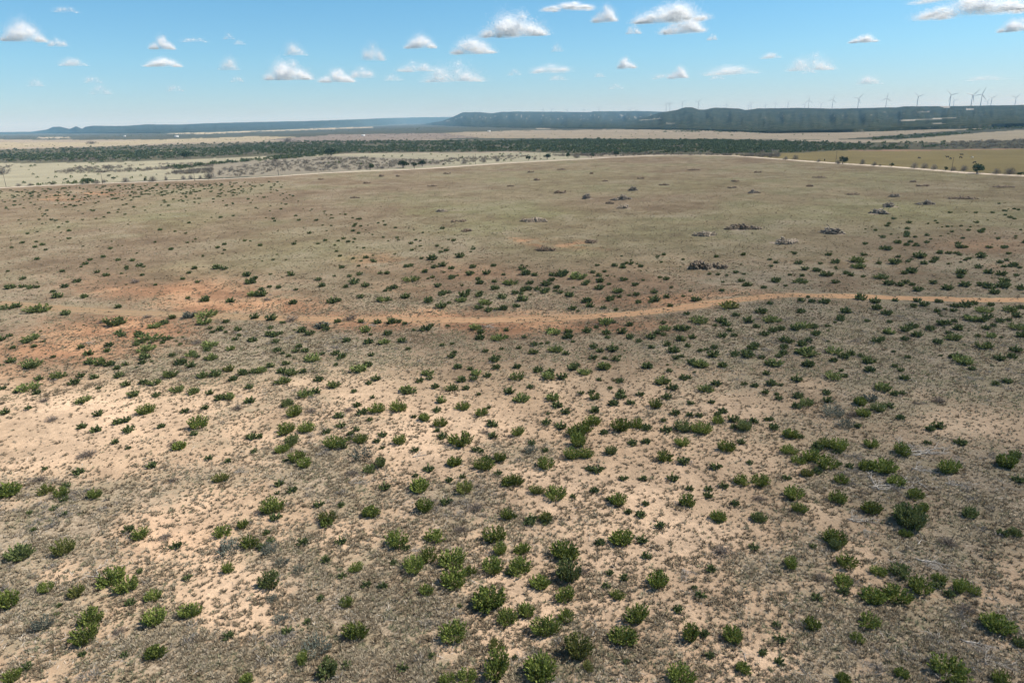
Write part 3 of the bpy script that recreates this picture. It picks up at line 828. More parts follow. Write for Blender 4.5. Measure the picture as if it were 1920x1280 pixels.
listed = parse_shrubs()
rg = np.random.default_rng(21)
rest_small = []          # shrubs past the first 300, joined further down
things = []
for px, py, wd, k in listed:
    off = py - (247 - .0227 * px)
    sn = off / math.hypot(off, 1347)                    # sine of the look-down angle
    cy = py - wd * .36 * sn
    p = ground(np.array([px]), np.array([cy]))[0]
    dep = to_px(p[None])[2][0]
    size = wd * dep / F * (1.03 if py > 760 else 1.02)
    things.append((px, py, wd, k, p, size))
dead = [t for t in things if t[3] == 'b']
live = sorted([t for t in things if t[3] != 'b'], key=lambda t: -t[2])
for i, (px, py, wd, k, p, size) in enumerate(live):
    if i >= 296:
        rest_small.append((p, size, k))
        continue
    ms = SH_ME[k] if py > 760 else SH_ME2[k]
    o = link('green_shrub' if k != 's' else 'sage_shrub', ms[int(rg.integers(len(ms)))], None, tuple(p + np.array([0, 0, -.03])), (rg.normal(0, .05), rg.normal(0, .05), rg.uniform(0, 6.28)),
             (size * rg.uniform(1.0, 1.1), size * rg.uniform(.88, 1.02), (size if size < 1.5 else 1.5 + (size - 1.5) * (.3 if py < 760 else .8)) * rg.uniform(.82, 1.1) * (.9 if py < 760 else 1.06)))
    big = 'large' if size > 1.75 else 'mid-sized' if size > 1.2 else 'small'
    cy = py - wd * .4
    lab = uniq('%s %s shrub on %s, %s' % (big, KCOL[k], soil_word(px, py), where_words(px, cy)),
               ['%s bushy %s shrub, %s' % (big, KCOL[k], where_words(px + dx, cy + dy)) for dx, dy in ((0, 0), (5, 0), (-5, 0), (0, 4), (0, -4), (8, 4), (-8, -4))])
    tag(o, lab, 'shrub', 'low evergreen shrubs scattered over the near scrub')
for i, (px, py, wd, k, p, size) in enumerate(dead):
    o = link('dead_bush', SH_ME['b'][i % 4], None, tuple(p + np.array([0, 0, -.05])), (0, 0, rg.uniform(0, 6.28)), (size * 1.05, size * .95, size * .85))
    tag(o, uniq('leafless %s bush of fine twigs, %s' % (KCOL[k], where_words(px, py - wd * .35))), 'dead bush', 'leafless grey bushes in the scrub')


def off_track(p, half=9.0):
    px, py, _ = to_px(p)
    q = np.array(TRACK_PX)
    return np.abs(py - np.interp(px, q[:, 0], q[:, 1])) > half


def scatter_px(n, polys, rg, dens=None):
    """ground points spread evenly (on the ground) inside polygons given in photo pixels"""
    out = []
    for poly in polys:
        q = np.array(poly, float)
        x0, x1, y0, y1 = q[:, 0].min(), q[:, 0].max(), q[:, 1].min(), q[:, 1].max()
        cnt, got = 0, []
        while cnt < n:
            px = rg.uniform(x0, x1, n * 6)
            py = rg.uniform(y0, y1, n * 6)
            off = np.maximum(py - (247 - .0227 * px), .5)
            omin = max((y0 - 247 + .0227 * q[:, 0][np.argmin(q[:, 1])]), .5)
            wgt = (omin / off) ** 3                       # ground area per pixel
            keep = inpoly(px, py, poly) & (rg.uniform(0, 1, len(px)) < np.clip(wgt, 0, 1))
            got.append(np.stack([px[keep], py[keep]], 1))
            cnt += keep.sum()
        out.append(np.concatenate(got)[:n])
    return np.concatenate(out)


# far shrubs of the cleared field: no end of them, one object
FIELD = [(380, [(-120, 362), (250, 347), (520, 340), (560, 372), (-120, 400)]), (380, [(-120, 362), (300, 345), (470, 342), (480, 365), (-120, 385)]),
         (240, [(-120, 395), (560, 370), (700, 420), (660, 520), (-120, 560)]), (70, [(640, 400), (900, 440), (900, 520), (640, 520)]),
         (170, [(1650, 410), (1960, 370), (2060, 370), (2060, 560), (1450, 555), (1520, 490)]), (40, [(1100, 480), (1500, 470), (1500, 560), (1100, 560)]),
         (60, [(700, 500), (1250, 490), (1250, 560), (700, 560)]), (90, [(1000, 640), (1960, 570), (1960, 700), (1000, 760)]), (60, [(-60, 610), (700, 610), (700, 720), (-60, 700)])]
tv, tf = SH_GEO[0]
far_pts, far_sz = [], []
for n, poly in FIELD:
    q = scatter_px(n, [poly], rg)
    g_ = ground(q[:, 0], q[:, 1])
    g_ = g_[off_track(g_, 12.0)]
    far_pts.append(g_)
    far_sz.append(rg.uniform(.45, 1.5, len(g_)) ** 1.3)
far_pts.append(np.array([a for a, _, _ in rest_small]))
far_sz.append(np.array([b for _, b, _ in rest_small]))
P, S = np.concatenate(far_pts), np.concatenate(far_sz)
tv, tf = shrub_geo(300, 34, 5, 1.1, .55, .30)
tv2, tf2 = shrub_geo(301, 34, 5, 1.15, .5, .30)
hf = rg.uniform(0, 1, len(P)) < .5
v1, f1 = stamp(tv, tf, P[hf], S[hf], S[hf] * .9, rg.uniform(0, 6.28, hf.sum()))
v2, f2 = stamp(tv2, tf2, P[~hf], S[~hf], S[~hf] * .9, rg.uniform(0, 6.28, (~hf).sum()))
tag(link('distant_shrubs', mesh_np('distant_shrubs', np.concatenate([v1, v2]), np.concatenate([f1, f2 + len(v1)]), M_farbush)),
    'countless small dark green shrubs dotted over the cleared field', 'shrubs', kind='stuff')

# ------------------------------------------------------------------ grass tufts, litter and twigs of the near ground (uncountable)


def near_scatter(n, y0, y1, rg, power=0.0):
    """points evenly spread over the visible ground between two photo heights, with a margin left and right"""
    d0, d1 = (H / math.tan(PITCH + math.atan((y - 640) / F)) for y in (y1, y0))
    d0 *= .9
    d = np.sqrt(rg.uniform(d0 ** 2, d1 ** 2, n)) if power == 0 else d0 * (d1 / d0) ** rg.uniform(0, 1, n)
    a = rg.uniform(-44, 44, n) * math.pi / 180
    x, y = d * np.sin(a), d * np.cos(a)
    return np.stack([x, y, terr(x, y)], 1)


def tuft_geo(seed, n=9, h=.6, out=.5):
    rg = np.random.default_rng(seed)
    a = rg.uniform(0, 6.28, n)
    t = rg.uniform(.1, 1, n) * out
    tip = np.stack([np.cos(a) * np.sin(t), np.sin(a) * np.sin(t), np.cos(t) * h], 1)
    b = np.stack([-np.sin(a), np.cos(a), np.zeros(n)], 1) * .13
    root = np.stack([np.cos(a), np.sin(a), np.zeros(n)], 1) * .12
    v = np.stack([root - b, root + b, tip], 1).reshape(-1, 3)
    return v, np.arange(3 * n).reshape(-1, 3)


def tufts(name, n, y0, y1, lo, hi, mat, seed, label, want, geo=(9, .6, 1.2), power=1):
    rg = np.random.default_rng(seed)
    p = near_scatter(n, y0, y1, rg, power)
    _, cov = soil(p)
    clump = fbm(p[:, 0] / 1.7, p[:, 1] / 1.7, seed, 3)
    keep = (rg.uniform(0, 1, n) < want(cov, clump)) & (off_track(p, 8.0) | (rg.uniform(0, 1, n) < .38))
    p = p[keep]
    s = rg.uniform(lo, hi, len(p)) * (.6 + .8 * rg.uniform(0, 1, len(p)))
    tv, tf = tuft_geo(seed, *geo)
    tv2, tf2 = tuft_geo(seed + 1, *geo)
    h = len(p) // 2
    v1, f1 = stamp(tv, tf, p[:h], s[:h], s[:h], rg.uniform(0, 6.28, h))
    v2, f2 = stamp(tv2, tf2, p[h:], s[h:], s[h:], rg.uniform(0, 6.28, len(p) - h))
    tag(link(name, mesh_np(name, np.concatenate([v1, v2]), np.concatenate([f1, f2 + len(v1)]), mat)), label, 'grass', kind='stuff')


tufts('dry_grass', 330000, 540, 1330, .15, .36, M_tuft, 31, 'short dry grey grass clumps over the near scrub', lambda c, k: np.clip(.04 + (c - .2) * 1.15, .04, .75) * sstep(.32, .64, k), (11, .7, 1.35))
tufts('olive_grass', 140000, 540, 1330, .14, .32, M_tuft2, 33, 'short olive grass clumps between the shrubs', lambda c, k: np.clip(.04 + (c - .2) * 1.0, .04, .7) * sstep(.38, .62, k), (10, .7, 1.3))
tufts('brown_forbs', 120000, 540, 1330, .13, .42, M_forb, 37, 'small round brown forbs dotting the bare sand', lambda c, k: (.20 + .45 * sstep(.5, .62, k)) * np.clip(c * 2.0 + .5, 0, 1), (12, .6, 1.5))
tufts('field_grass', 220000, 330, 640, .16, .42, M_tuft2, 35, 'thin grass clumps over the cleared field', lambda c, k: sstep(.38, .62, k) * .8 * np.clip(c * 2.4, 0, 1), (8, .45, 1.4))
tufts('field_forbs', 110000, 312, 600, .15, .55, M_forb, 38, 'small dark brown weeds over the cleared field', lambda c, k: sstep(.45, .62, k), (15, .45, 1.5))


def brush():
    """low grey twiggy brush, mats of it where the litter is thick"""
    rg = np.random.default_rng(45)
    p = near_scatter(60000, 560, 1330, rg, 1)
    _, cov = soil(p)
    k = fbm(p[:, 0] / 6, p[:, 1] / 6, 91, 3)
    p = p[(rg.uniform(0, 1, len(p)) < np.clip((cov - .38) * .55, 0, 1) * sstep(.46, .62, k)) & off_track(p, 10)]
    sp_ = np.array([t[4] for t in live if t[5] > .8])
    sz_ = np.array([t[5] for t in live if t[5] > .8])
    kk = rg.uniform(0, 1, len(sp_)) < .55
    aa = rg.uniform(0, 6.28, kk.sum())
    p2 = sp_[kk] + np.stack([np.cos(aa), np.sin(aa), 0 * aa], 1) * (sz_[kk] * rg.uniform(.35, .75, kk.sum()))[:, None]
    p2[:, 2] = terr(p2[:, 0], p2[:, 1])
    p = np.concatenate([p, p2])
    rgd = np.random.default_rng(46)
    d = rand_dirs(46, rgd, .0)
    c = d * (rgd.uniform(.2, 1, 46) * .5)[:, None] * np.array([1, 1, .6])
    tv, tf = facets(c, d, .3 * rgd.uniform(.6, 1.4, 46), .035, rgd)
    s = rg.uniform(.5, 1.7, len(p))
    v, f = stamp(tv, tf, p, s, s * rg.uniform(.6, 1, len(p)), rg.uniform(0, 6.28, len(p)))
    tag(link('grey_brush', mesh_np('grey_brush', v, f, M_brush)), 'low mats of grey leafless brush in the litter', 'brush', kind='stuff')


brush()


def twigs():
    rg = np.random.default_rng(41)
    p = near_scatter(170000, 560, 1330, rg, 1)
    _, cov = soil(p)
    k = fbm(p[:, 0] / 5, p[:, 1] / 5, 77, 3)
    p = p[rg.uniform(0, 1, len(p)) < np.clip((cov - .2) * 1.3, .03, 1) * sstep(.40, .66, k)]
    n = len(p)
    az = rg.normal(-.9, .8, n) + rg.choice([0, math.pi], n)
    d = np.stack([np.cos(az), np.sin(az), rg.uniform(.0, .35, n)], 1)
    v, f = facets(p + np.array([0, 0, .07]), d * 3, rg.uniform(.2, .9, n) * rg.uniform(.4, 1.4, n) ** 1.5, .032, rg)
    tag(link('twig_litter', mesh_np('twig_litter', v, f, M_twig)), 'bleached twigs and sticks strewn over the near ground', 'twigs', kind='stuff')


twigs()

# ------------------------------------------------------------------ hills
def hill_mat():
    mt, n, l = newmat('hill_scrub')
    tc = n.new('ShaderNodeTexCoord')
    at = n.new('ShaderNodeAttribute')
    at.attribute_name = 'soil'

    def noise(scale, detail=5, rough=.6):
        z = n.new('ShaderNodeTexNoise')
        z.inputs['Scale'].default_value = scale
        z.inputs['Detail'].default_value = detail
        z.inputs['Roughness'].default_value = rough
        l.new(tc.outputs['Object'], z.inputs['Vector'])
        return z.outputs[0]

    def mr(v, a, b):
        z = n.new('ShaderNodeMapRange')
        z.interpolation_type = 'SMOOTHSTEP'
        z.inputs[1].default_value, z.inputs[2].default_value = a, b
        l.new(v, z.inputs[0])
        return z.outputs[0]

    def mixc(f, a, b):
        z = n.new('ShaderNodeMix')
        z.data_type = 'RGBA'
        for k, v in ((0, f), (6, a), (7, b)):
            if isinstance(v, tuple):
                z.inputs[k].default_value = (*v, 1)
            else:
                l.new(v, z.inputs[k])
        return z.outputs[2]
    trees = mr(noise(.05, 6, .75), .28, .50)
    dark = mixc(mr(noise(.008, 4), .35, .65), (.014, .021, .014), (.034, .042, .027))
    sp = n.new('ShaderNodeSeparateColor')
    l.new(at.outputs['Color'], sp.inputs[0])
    inv = n.new('ShaderNodeMath')
    inv.operation = 'MULTIPLY_ADD'
    inv.use_clamp = True
    l.new(mr(sp.outputs[0], .16, .32), inv.inputs[0])
    inv.inputs[1].default_value = -.85
    inv.inputs[2].default_value = 1.0
    mm = n.new('ShaderNodeMath')
    mm.operation = 'MULTIPLY'
    l.new(trees, mm.inputs[0])
    l.new(inv.outputs[0], mm.inputs[1])
    c = mixc(mm.outputs[0], at.outputs['Color'], dark)
    d = n.new('ShaderNodeBsdfDiffuse')
    l.new(c, d.inputs[0])
    b = n.new('ShaderNodeBump')
    b.inputs['Strength'].default_value = .8
    b.inputs['Distance'].default_value = 10
    l.new(noise(.03, 5), b.inputs['Height'])
    l.new(b.outputs[0], d.inputs['Normal'])
    o = n.new('ShaderNodeOutputMaterial')
    l.new(d.outputs[0], o.inputs[0])
    return mt


M_hill = hill_mat()


def hill(name, label, x0, x1, top, base, dtop, behind, step=2.5, bare=(.11, .105, .08), rock=.5, strips=(), seed=0):
    """a mesa or ridge whose foot and rim follow outlines measured in the photo, set at real distances"""
    px = np.arange(x0, x1 + .1, step)
    t, b = np.array(top, float), np.array(base, float)
    yt, yb = np.interp(px, t[:, 0], t[:, 1]), np.interp(px, b[:, 0], b[:, 1])
    yt = yt + (fbm(px / 9, px * 0, seed + 3, 3) - .5) * .8
    yb = np.maximum(yb, yt + .3)
    hor = 247 - .0227 * px
    db = H * 1347 / np.maximum(yb - hor, 2.6)
    db = np.minimum(db, 15000)
    dt = np.maximum(dtop, db * 1.08)
    u = np.concatenate([[0], np.linspace(0, 1, 26)])
    rows, cols, pys = [], [], []
    for k, s in enumerate(u):
        py = yb + (yt - yb) * s
        gully = (fbm(px / 14, px * 0 + s * 1.5, seed + 5, 4) - .5)
        g = s ** 1.15 + gully * .36 * math.sin(math.pi * s)
        dd = db + (dt - db) * np.clip(g, 0, 1)
        p = at_dist(px, py, dd)
        if k == 0:
            p[:, 2] = -6
        else:
            p[:, 2] = np.maximum(p[:, 2], -3 if s == 0 else -1e9)
        rows.append(p)
        pys.append(py)
    for f in behind:
        rows.append(at_dist(px, yt + .25, dt * f))
        pys.append(yt)
    last = rows[-1].copy()
    last[:, 2] = -6
    last[:, :2] *= 1.02
    rows.append(last)
    pys.append(yt)
    V = np.stack(rows)
    nr, nc = V.shape[:2]
    PX = np.tile(px, (nr, 1))
    S = np.concatenate([u, np.ones(nr - len(u))])[:, None] + 0 * PX
    col = np.zeros((nr, nc, 3)) + np.array(bare)
    spot = fbm(PX / 2.6, S * 9, seed + 9, 3)
    rim = rock * sstep(.64, .74, spot) * .95 * np.exp(-((S - .68) / .25) ** 2)
    col = col * (1 - rim[..., None]) + np.array((.34, .31, .265)) * rim[..., None]
    for c, pg in strips:
        k = inpoly(PX.ravel(), np.stack(pys).ravel(), pg).reshape(PX.shape)
        col[k] = c
    i = np.arange(nr - 1)[:, None] * nc + np.arange(nc - 1)[None]
    q = np.stack([i, i + 1, i + nc + 1, i + nc], -1).reshape(-1, 4)
    me = mesh_np(name, V.reshape(-1, 3), q, M_hill, True, {'soil': col.reshape(-1, 3)})
    tag(link(name, me), label, 'hill', kind='structure')


PLATEAU_TOP = [(1140, 233), (1165, 230), (1190, 226), (1215, 219), (1235, 212), (1268, 206.5), (1285, 201.5), (1298, 201.5), (1310, 205.5), (1322, 205.5), (1340, 202), (1385, 203.5), (1398, 206.5), (1405, 206), (1420, 203.5), (1500, 202.5), (1560, 204), (1650, 202), (1680, 201.5), (1695, 199.5), (1800, 199), (1920, 197), (2300, 191)]
MESA_TOP = [(790, 233), (800, 232), (830, 227), (850, 219), (862, 213.5), (868, 211), (900, 210.5), (915, 212), (925, 212.5), (940, 210), (975, 209.5), (1040, 209.8), (1108, 210.5), (1112, 209), (1200, 208.5), (1240, 209.5), (1300, 211), (1330, 213)]
hill('ridge', 'long low blue ridge with two small buttes on the far left horizon', -420, 905,
     [(-420, 252), (0, 248), (60, 247), (88, 243), (100, 238), (112, 237.5), (122, 240), (131, 242), (140, 238), (143, 236.5), (148, 239), (154, 242), (160, 238), (175, 236), (230, 236.5), (275, 233.5), (330, 234), (400, 231), (480, 229), (560, 227.5), (640, 225), (720, 222), (790, 220), (845, 219.5), (905, 219)],
     [(-420, 260), (60, 249.8), (300, 249), (480, 244), (640, 238), (760, 233), (850, 231), (905, 230)], 9000, (1.15, 1.4), seed=1, rock=.35)
hill('mesa', 'flat topped dark mesa with pale rock rim in the centre distance', 790, 1330, MESA_TOP,
     [(790, 234), (830, 235.5), (900, 238), (1000, 240), (1200, 241), (1330, 243)], 8200, (1.1, 1.4, 1.9), seed=2, rock=.9)
hill('plateau', 'broad dark wooded plateau carrying the wind turbines on the right', 1140, 2300, PLATEAU_TOP,
     [(1140, 237), (1240, 240), (1440, 247), (1600, 243), (1860, 233), (2300, 222)], 4200, (1.15, 1.5, 2.4, 3.6), seed=3, rock=.55,
     strips=[((.30, .28, .24), [(1686, 225), (1760, 221.6), (1795, 220.6), (1795, 222.2), (1760, 223.4), (1690, 227.6)]),
             ((.26, .23, .2), [(1718, 209), (1745, 208.4), (1745, 211), (1720, 211.5)]),
             ((.30, .27, .24), [(1762, 198), (1782, 198), (1782, 203), (1764, 202)]),
             ((.30, .27, .24), [(1812, 203), (1826, 203), (1826, 206), (1812, 206)]),
             ((.26, .24, .2), [(1745, 231), (1775, 230.5), (1775, 232.5), (1748, 233)]),
             ((.28, .26, .2), [(1196, 225), (1240, 221.5), (1242, 223), (1200, 226.6)]),
             ((.28, .26, .22), [(1250, 230.4), (1268, 231), (1266, 232.4), (1250, 232)])])

# ------------------------------------------------------------------ woodland and thickets (far-off woods that read as one mass)


def crown_geo(seed, n=46, tall=.62, lf=.32):
    rg = np.random.default_rng(seed)
    d = rand_dirs(n, rg, -.25)
    r = rg.uniform(.55, 1.0, n) * (.8 + .35 * vnoise(d[:, 0] * 2 + 7, d[:, 1] * 2, seed))
    c = d * (r * .5)[:, None]
    c[:, 2] = np.maximum(c[:, 2] * tall * 1.6 + tall * .45, .05)
    return facets(c, d + np.array([0, 0, .5]), lf * rg.uniform(.7, 1.3, n), lf * .6, rg)


def bare_geo(seed, n=40):
    rg = np.random.default_rng(seed)
    d = rand_dirs(n, rg, .1)
    u = rg.uniform(.3, 1, n)
    c = d * (u * .5)[:, None]
    c[:, 2] = c[:, 2] * 1.15 + .05
    return facets(c, d + np.array([0, 0, .5]), .5 * rg.uniform(.6, 1.3, n), .045, rg)


def wood(name, polys, mat, geo, seed, label, lo, hi, tall=1.0):
    rg = np.random.default_rng(seed)
    ps = []
    for n, poly in polys:
        q = scatter_px(n, [poly], rg)
        ps.append(ground(q[:, 0], q[:, 1]))
    p = np.concatenate(ps)
    p = p[fbm(p[:, 0] / 45, p[:, 1] / 45, seed, 3) > .34]
    vs, fs, n0 = [], [], 0
    for k, part in enumerate(np.array_split(p[rg.permutation(len(p))], 4)):
        tv, tf = geo(seed * 10 + k)
        s = rg.uniform(lo, hi, len(part))
        v, f = stamp(tv, tf, part, s, s * rg.uniform(.7, 1.2, len(part)) * tall, rg.uniform(0, 6.28, len(part)))
        vs.append(v)
        fs.append(f + n0)
        n0 += len(v)
    tag(link(name, mesh_np(name, np.concatenate(vs), np.concatenate(fs), mat)), label, 'woodland', kind='stuff')


BAND = [(-400, 283), (0, 281), (200, 275), (480, 267), (600, 263.5), (840, 264), (1100, 262), (1300, 263), (1440, 264), (1600, 269), (1780, 267), (1780, 279), (1600, 281), (1480, 286), (1300, 289), (1100, 289), (960, 284), (640, 288), (560, 291), (480, 293), (330, 299), (200, 304), (-400, 308)]
BAND_GREEN = [(-100, 290), (60, 291), (200, 284), (380, 280), (480, 270), (600, 266), (840, 265), (1100, 263), (1300, 264), (1500, 267), (1500, 280), (1300, 285), (1100, 286), (960, 283), (640, 287), (560, 289), (480, 291), (330, 296), (200, 299), (-100, 304)]
wood('juniper_woodland', [(2600, BAND), (1900, [(900, 285), (960, 284), (1100, 288), (1300, 288), (1400, 286), (1360, 265), (1300, 264), (1100, 263), (900, 265)]), (1000, [(1340, 288), (1480, 286), (1600, 281), (1780, 279), (1800, 276), (1600, 272), (1480, 268), (1330, 264)]), (5200, BAND_GREEN),
                          (260, [(310, 314), (360, 311), (480, 299), (520, 295), (560, 292), (600, 289), (640, 289), (560, 297), (480, 302), (400, 309), (340, 318)]),
                          (500, [(1240, 248), (1440, 250), (1440, 244), (1240, 239)]), (700, [(1440, 250), (1440, 246), (1860, 232), (1910, 229), (1910, 233)]),
                          (420, [(1815, 246), (1960, 240), (1960, 229), (1850, 236), (1812, 244)]), (200, [(1640, 263), (1760, 257), (1820, 250), (1800, 249), (1700, 255), (1630, 261)]),
                          (300, [(960, 239), (1240, 240.5), (1240, 237), (960, 236)]), (500, [(480, 249), (830, 243), (960, 240), (960, 237), (700, 240), (480, 246)]),
                          (500, [(-100, 262), (180, 260.5), (480, 252), (480, 248), (100, 255), (-100, 257)])],
     M_wood_green, crown_geo, 61, 'dark green juniper woodland in a broad band behind the fields', 2.4, 5.6, .85)
wood('mesquite_thicket', [(3200, BAND), (900, [(1740, 268), (1960, 261), (2200, 257), (2200, 276), (1920, 278), (1740, 279)]),
                          (700, [(395, 331), (420, 318), (500, 303), (620, 295), (830, 301), (830, 309), (640, 321), (500, 329)]),
                          (130, [(830, 309), (960, 300), (1000, 292), (830, 298)]),
                          (420, [(100, 323), (140, 315), (300, 308), (400, 305), (400, 313), (260, 322), (120, 326)]),
                          (170, [(310, 328), (350, 320), (400, 316), (400, 324), (350, 327)]),
                          (120, [(110, 300), (185, 295), (185, 302), (110, 304)]), (40, [(-40, 328), (20, 326), (26, 310), (-40, 308)]),
                          (240, [(1020, 292), (1100, 289), (1300, 289.5), (1460, 289), (1460, 294), (1380, 291.5), (1240, 291.5), (1100, 296)]),
                          (90, [(1380, 293), (1460, 290), (1460, 296), (1430, 295)]),
                          (300, [(500, 262), (640, 252), (830, 250), (900, 258), (600, 270)])],
     M_bare2, bare_geo, 62, 'grey leafless mesquite thickets beyond the gravel road', 2.4, 5.2, .8)
wood('pasture_bushes', [(50, [(0, 349), (0, 308), (250, 305), (330, 330), (250, 340)]), (70, [(560, 318), (640, 292), (1060, 287), (1060, 298), (900, 308)]),
                        (60, [(-60, 280), (-60, 270), (160, 268), (300, 264), (170, 275)]), (60, [(300, 266), (480, 258), (560, 258), (480, 263)]),
                        (50, [(400, 305), (480, 297), (560, 296), (480, 303)]), (110, [(830, 256), (960, 246), (1440, 248), (1850, 236), (1600, 256), (1200, 259)]),
                        (40, [(60, 346), (200, 341), (200, 344), (60, 349)])],
     M_farbush, lambda s: crown_geo(s, 34, .7), 63, 'small dark bushes dotted over the pale pastures beyond the road', 1.3, 3.0)

# ------------------------------------------------------------------ roadside trees
def empty(name, loc, rz=0.0):
    o = link(name, None, None, tuple(loc), (0, 0, rz))
    o.empty_display_size = .1
    return o


def tree_crown(seed, n, lf, tall):
    rg = np.random.default_rng(seed)
    cl = rand_dirs(11, rg, -.2) * rg.uniform(.22, .4, 11)[:, None]
    cs = []
    for c in cl:
        r = rg.uniform(.14, .24)
        d = rand_dirs(n // 11, rg)
        cs.append(c + d * r * rg.uniform(.6, 1, len(d))[:, None])
    c = np.concatenate(cs)
    c[:, 2] = np.clip(c[:, 2] * tall + .47 * tall, .06, None)
    return facets(c, rand_dirs(len(c), rg) + np.array([0, 0, .6]), lf * rg.uniform(.7, 1.3, len(c)), lf * .55, rg)


def bare_crown(seed, n):
    rg = np.random.default_rng(seed)
    d = rand_dirs(n, rg, .05)
    u = rg.uniform(.1, 1, n) ** .7
    c = d * (u * .5)[:, None] * np.array([1, 1, 1.5]) + np.array([0, 0, .05])
    return facets(c, d + np.array([0, 0, .6]), .24 * rg.uniform(.6, 1.3, n), .024, rg)


def trunk_mesh(seed, hgt, th):
    rg = np.random.default_rng(seed)
    mb = MB()
    mb.path([(0, 0, -.03), (.01, 0, hgt * .3), (.0, .02, hgt * .55)], [.045 * th, .035 * th, .025 * th], 7)
    for k in range(6):
        a = k * 1.05 + rg.uniform(-.3, .3)
        b0 = np.array([0, .01, hgt * rg.uniform(.2, .5)])
        b1 = b0 + np.array([math.cos(a) * .2, math.sin(a) * .2, hgt * .22])
        b2 = b1 + np.array([math.cos(a + .3) * .14, math.sin(a + .3) * .14, hgt * .16])
        mb.path([b0, b1, b2], [.022 * th, .014 * th, .005 * th], 5)
    return mb.mesh('trunk', M_trunk)


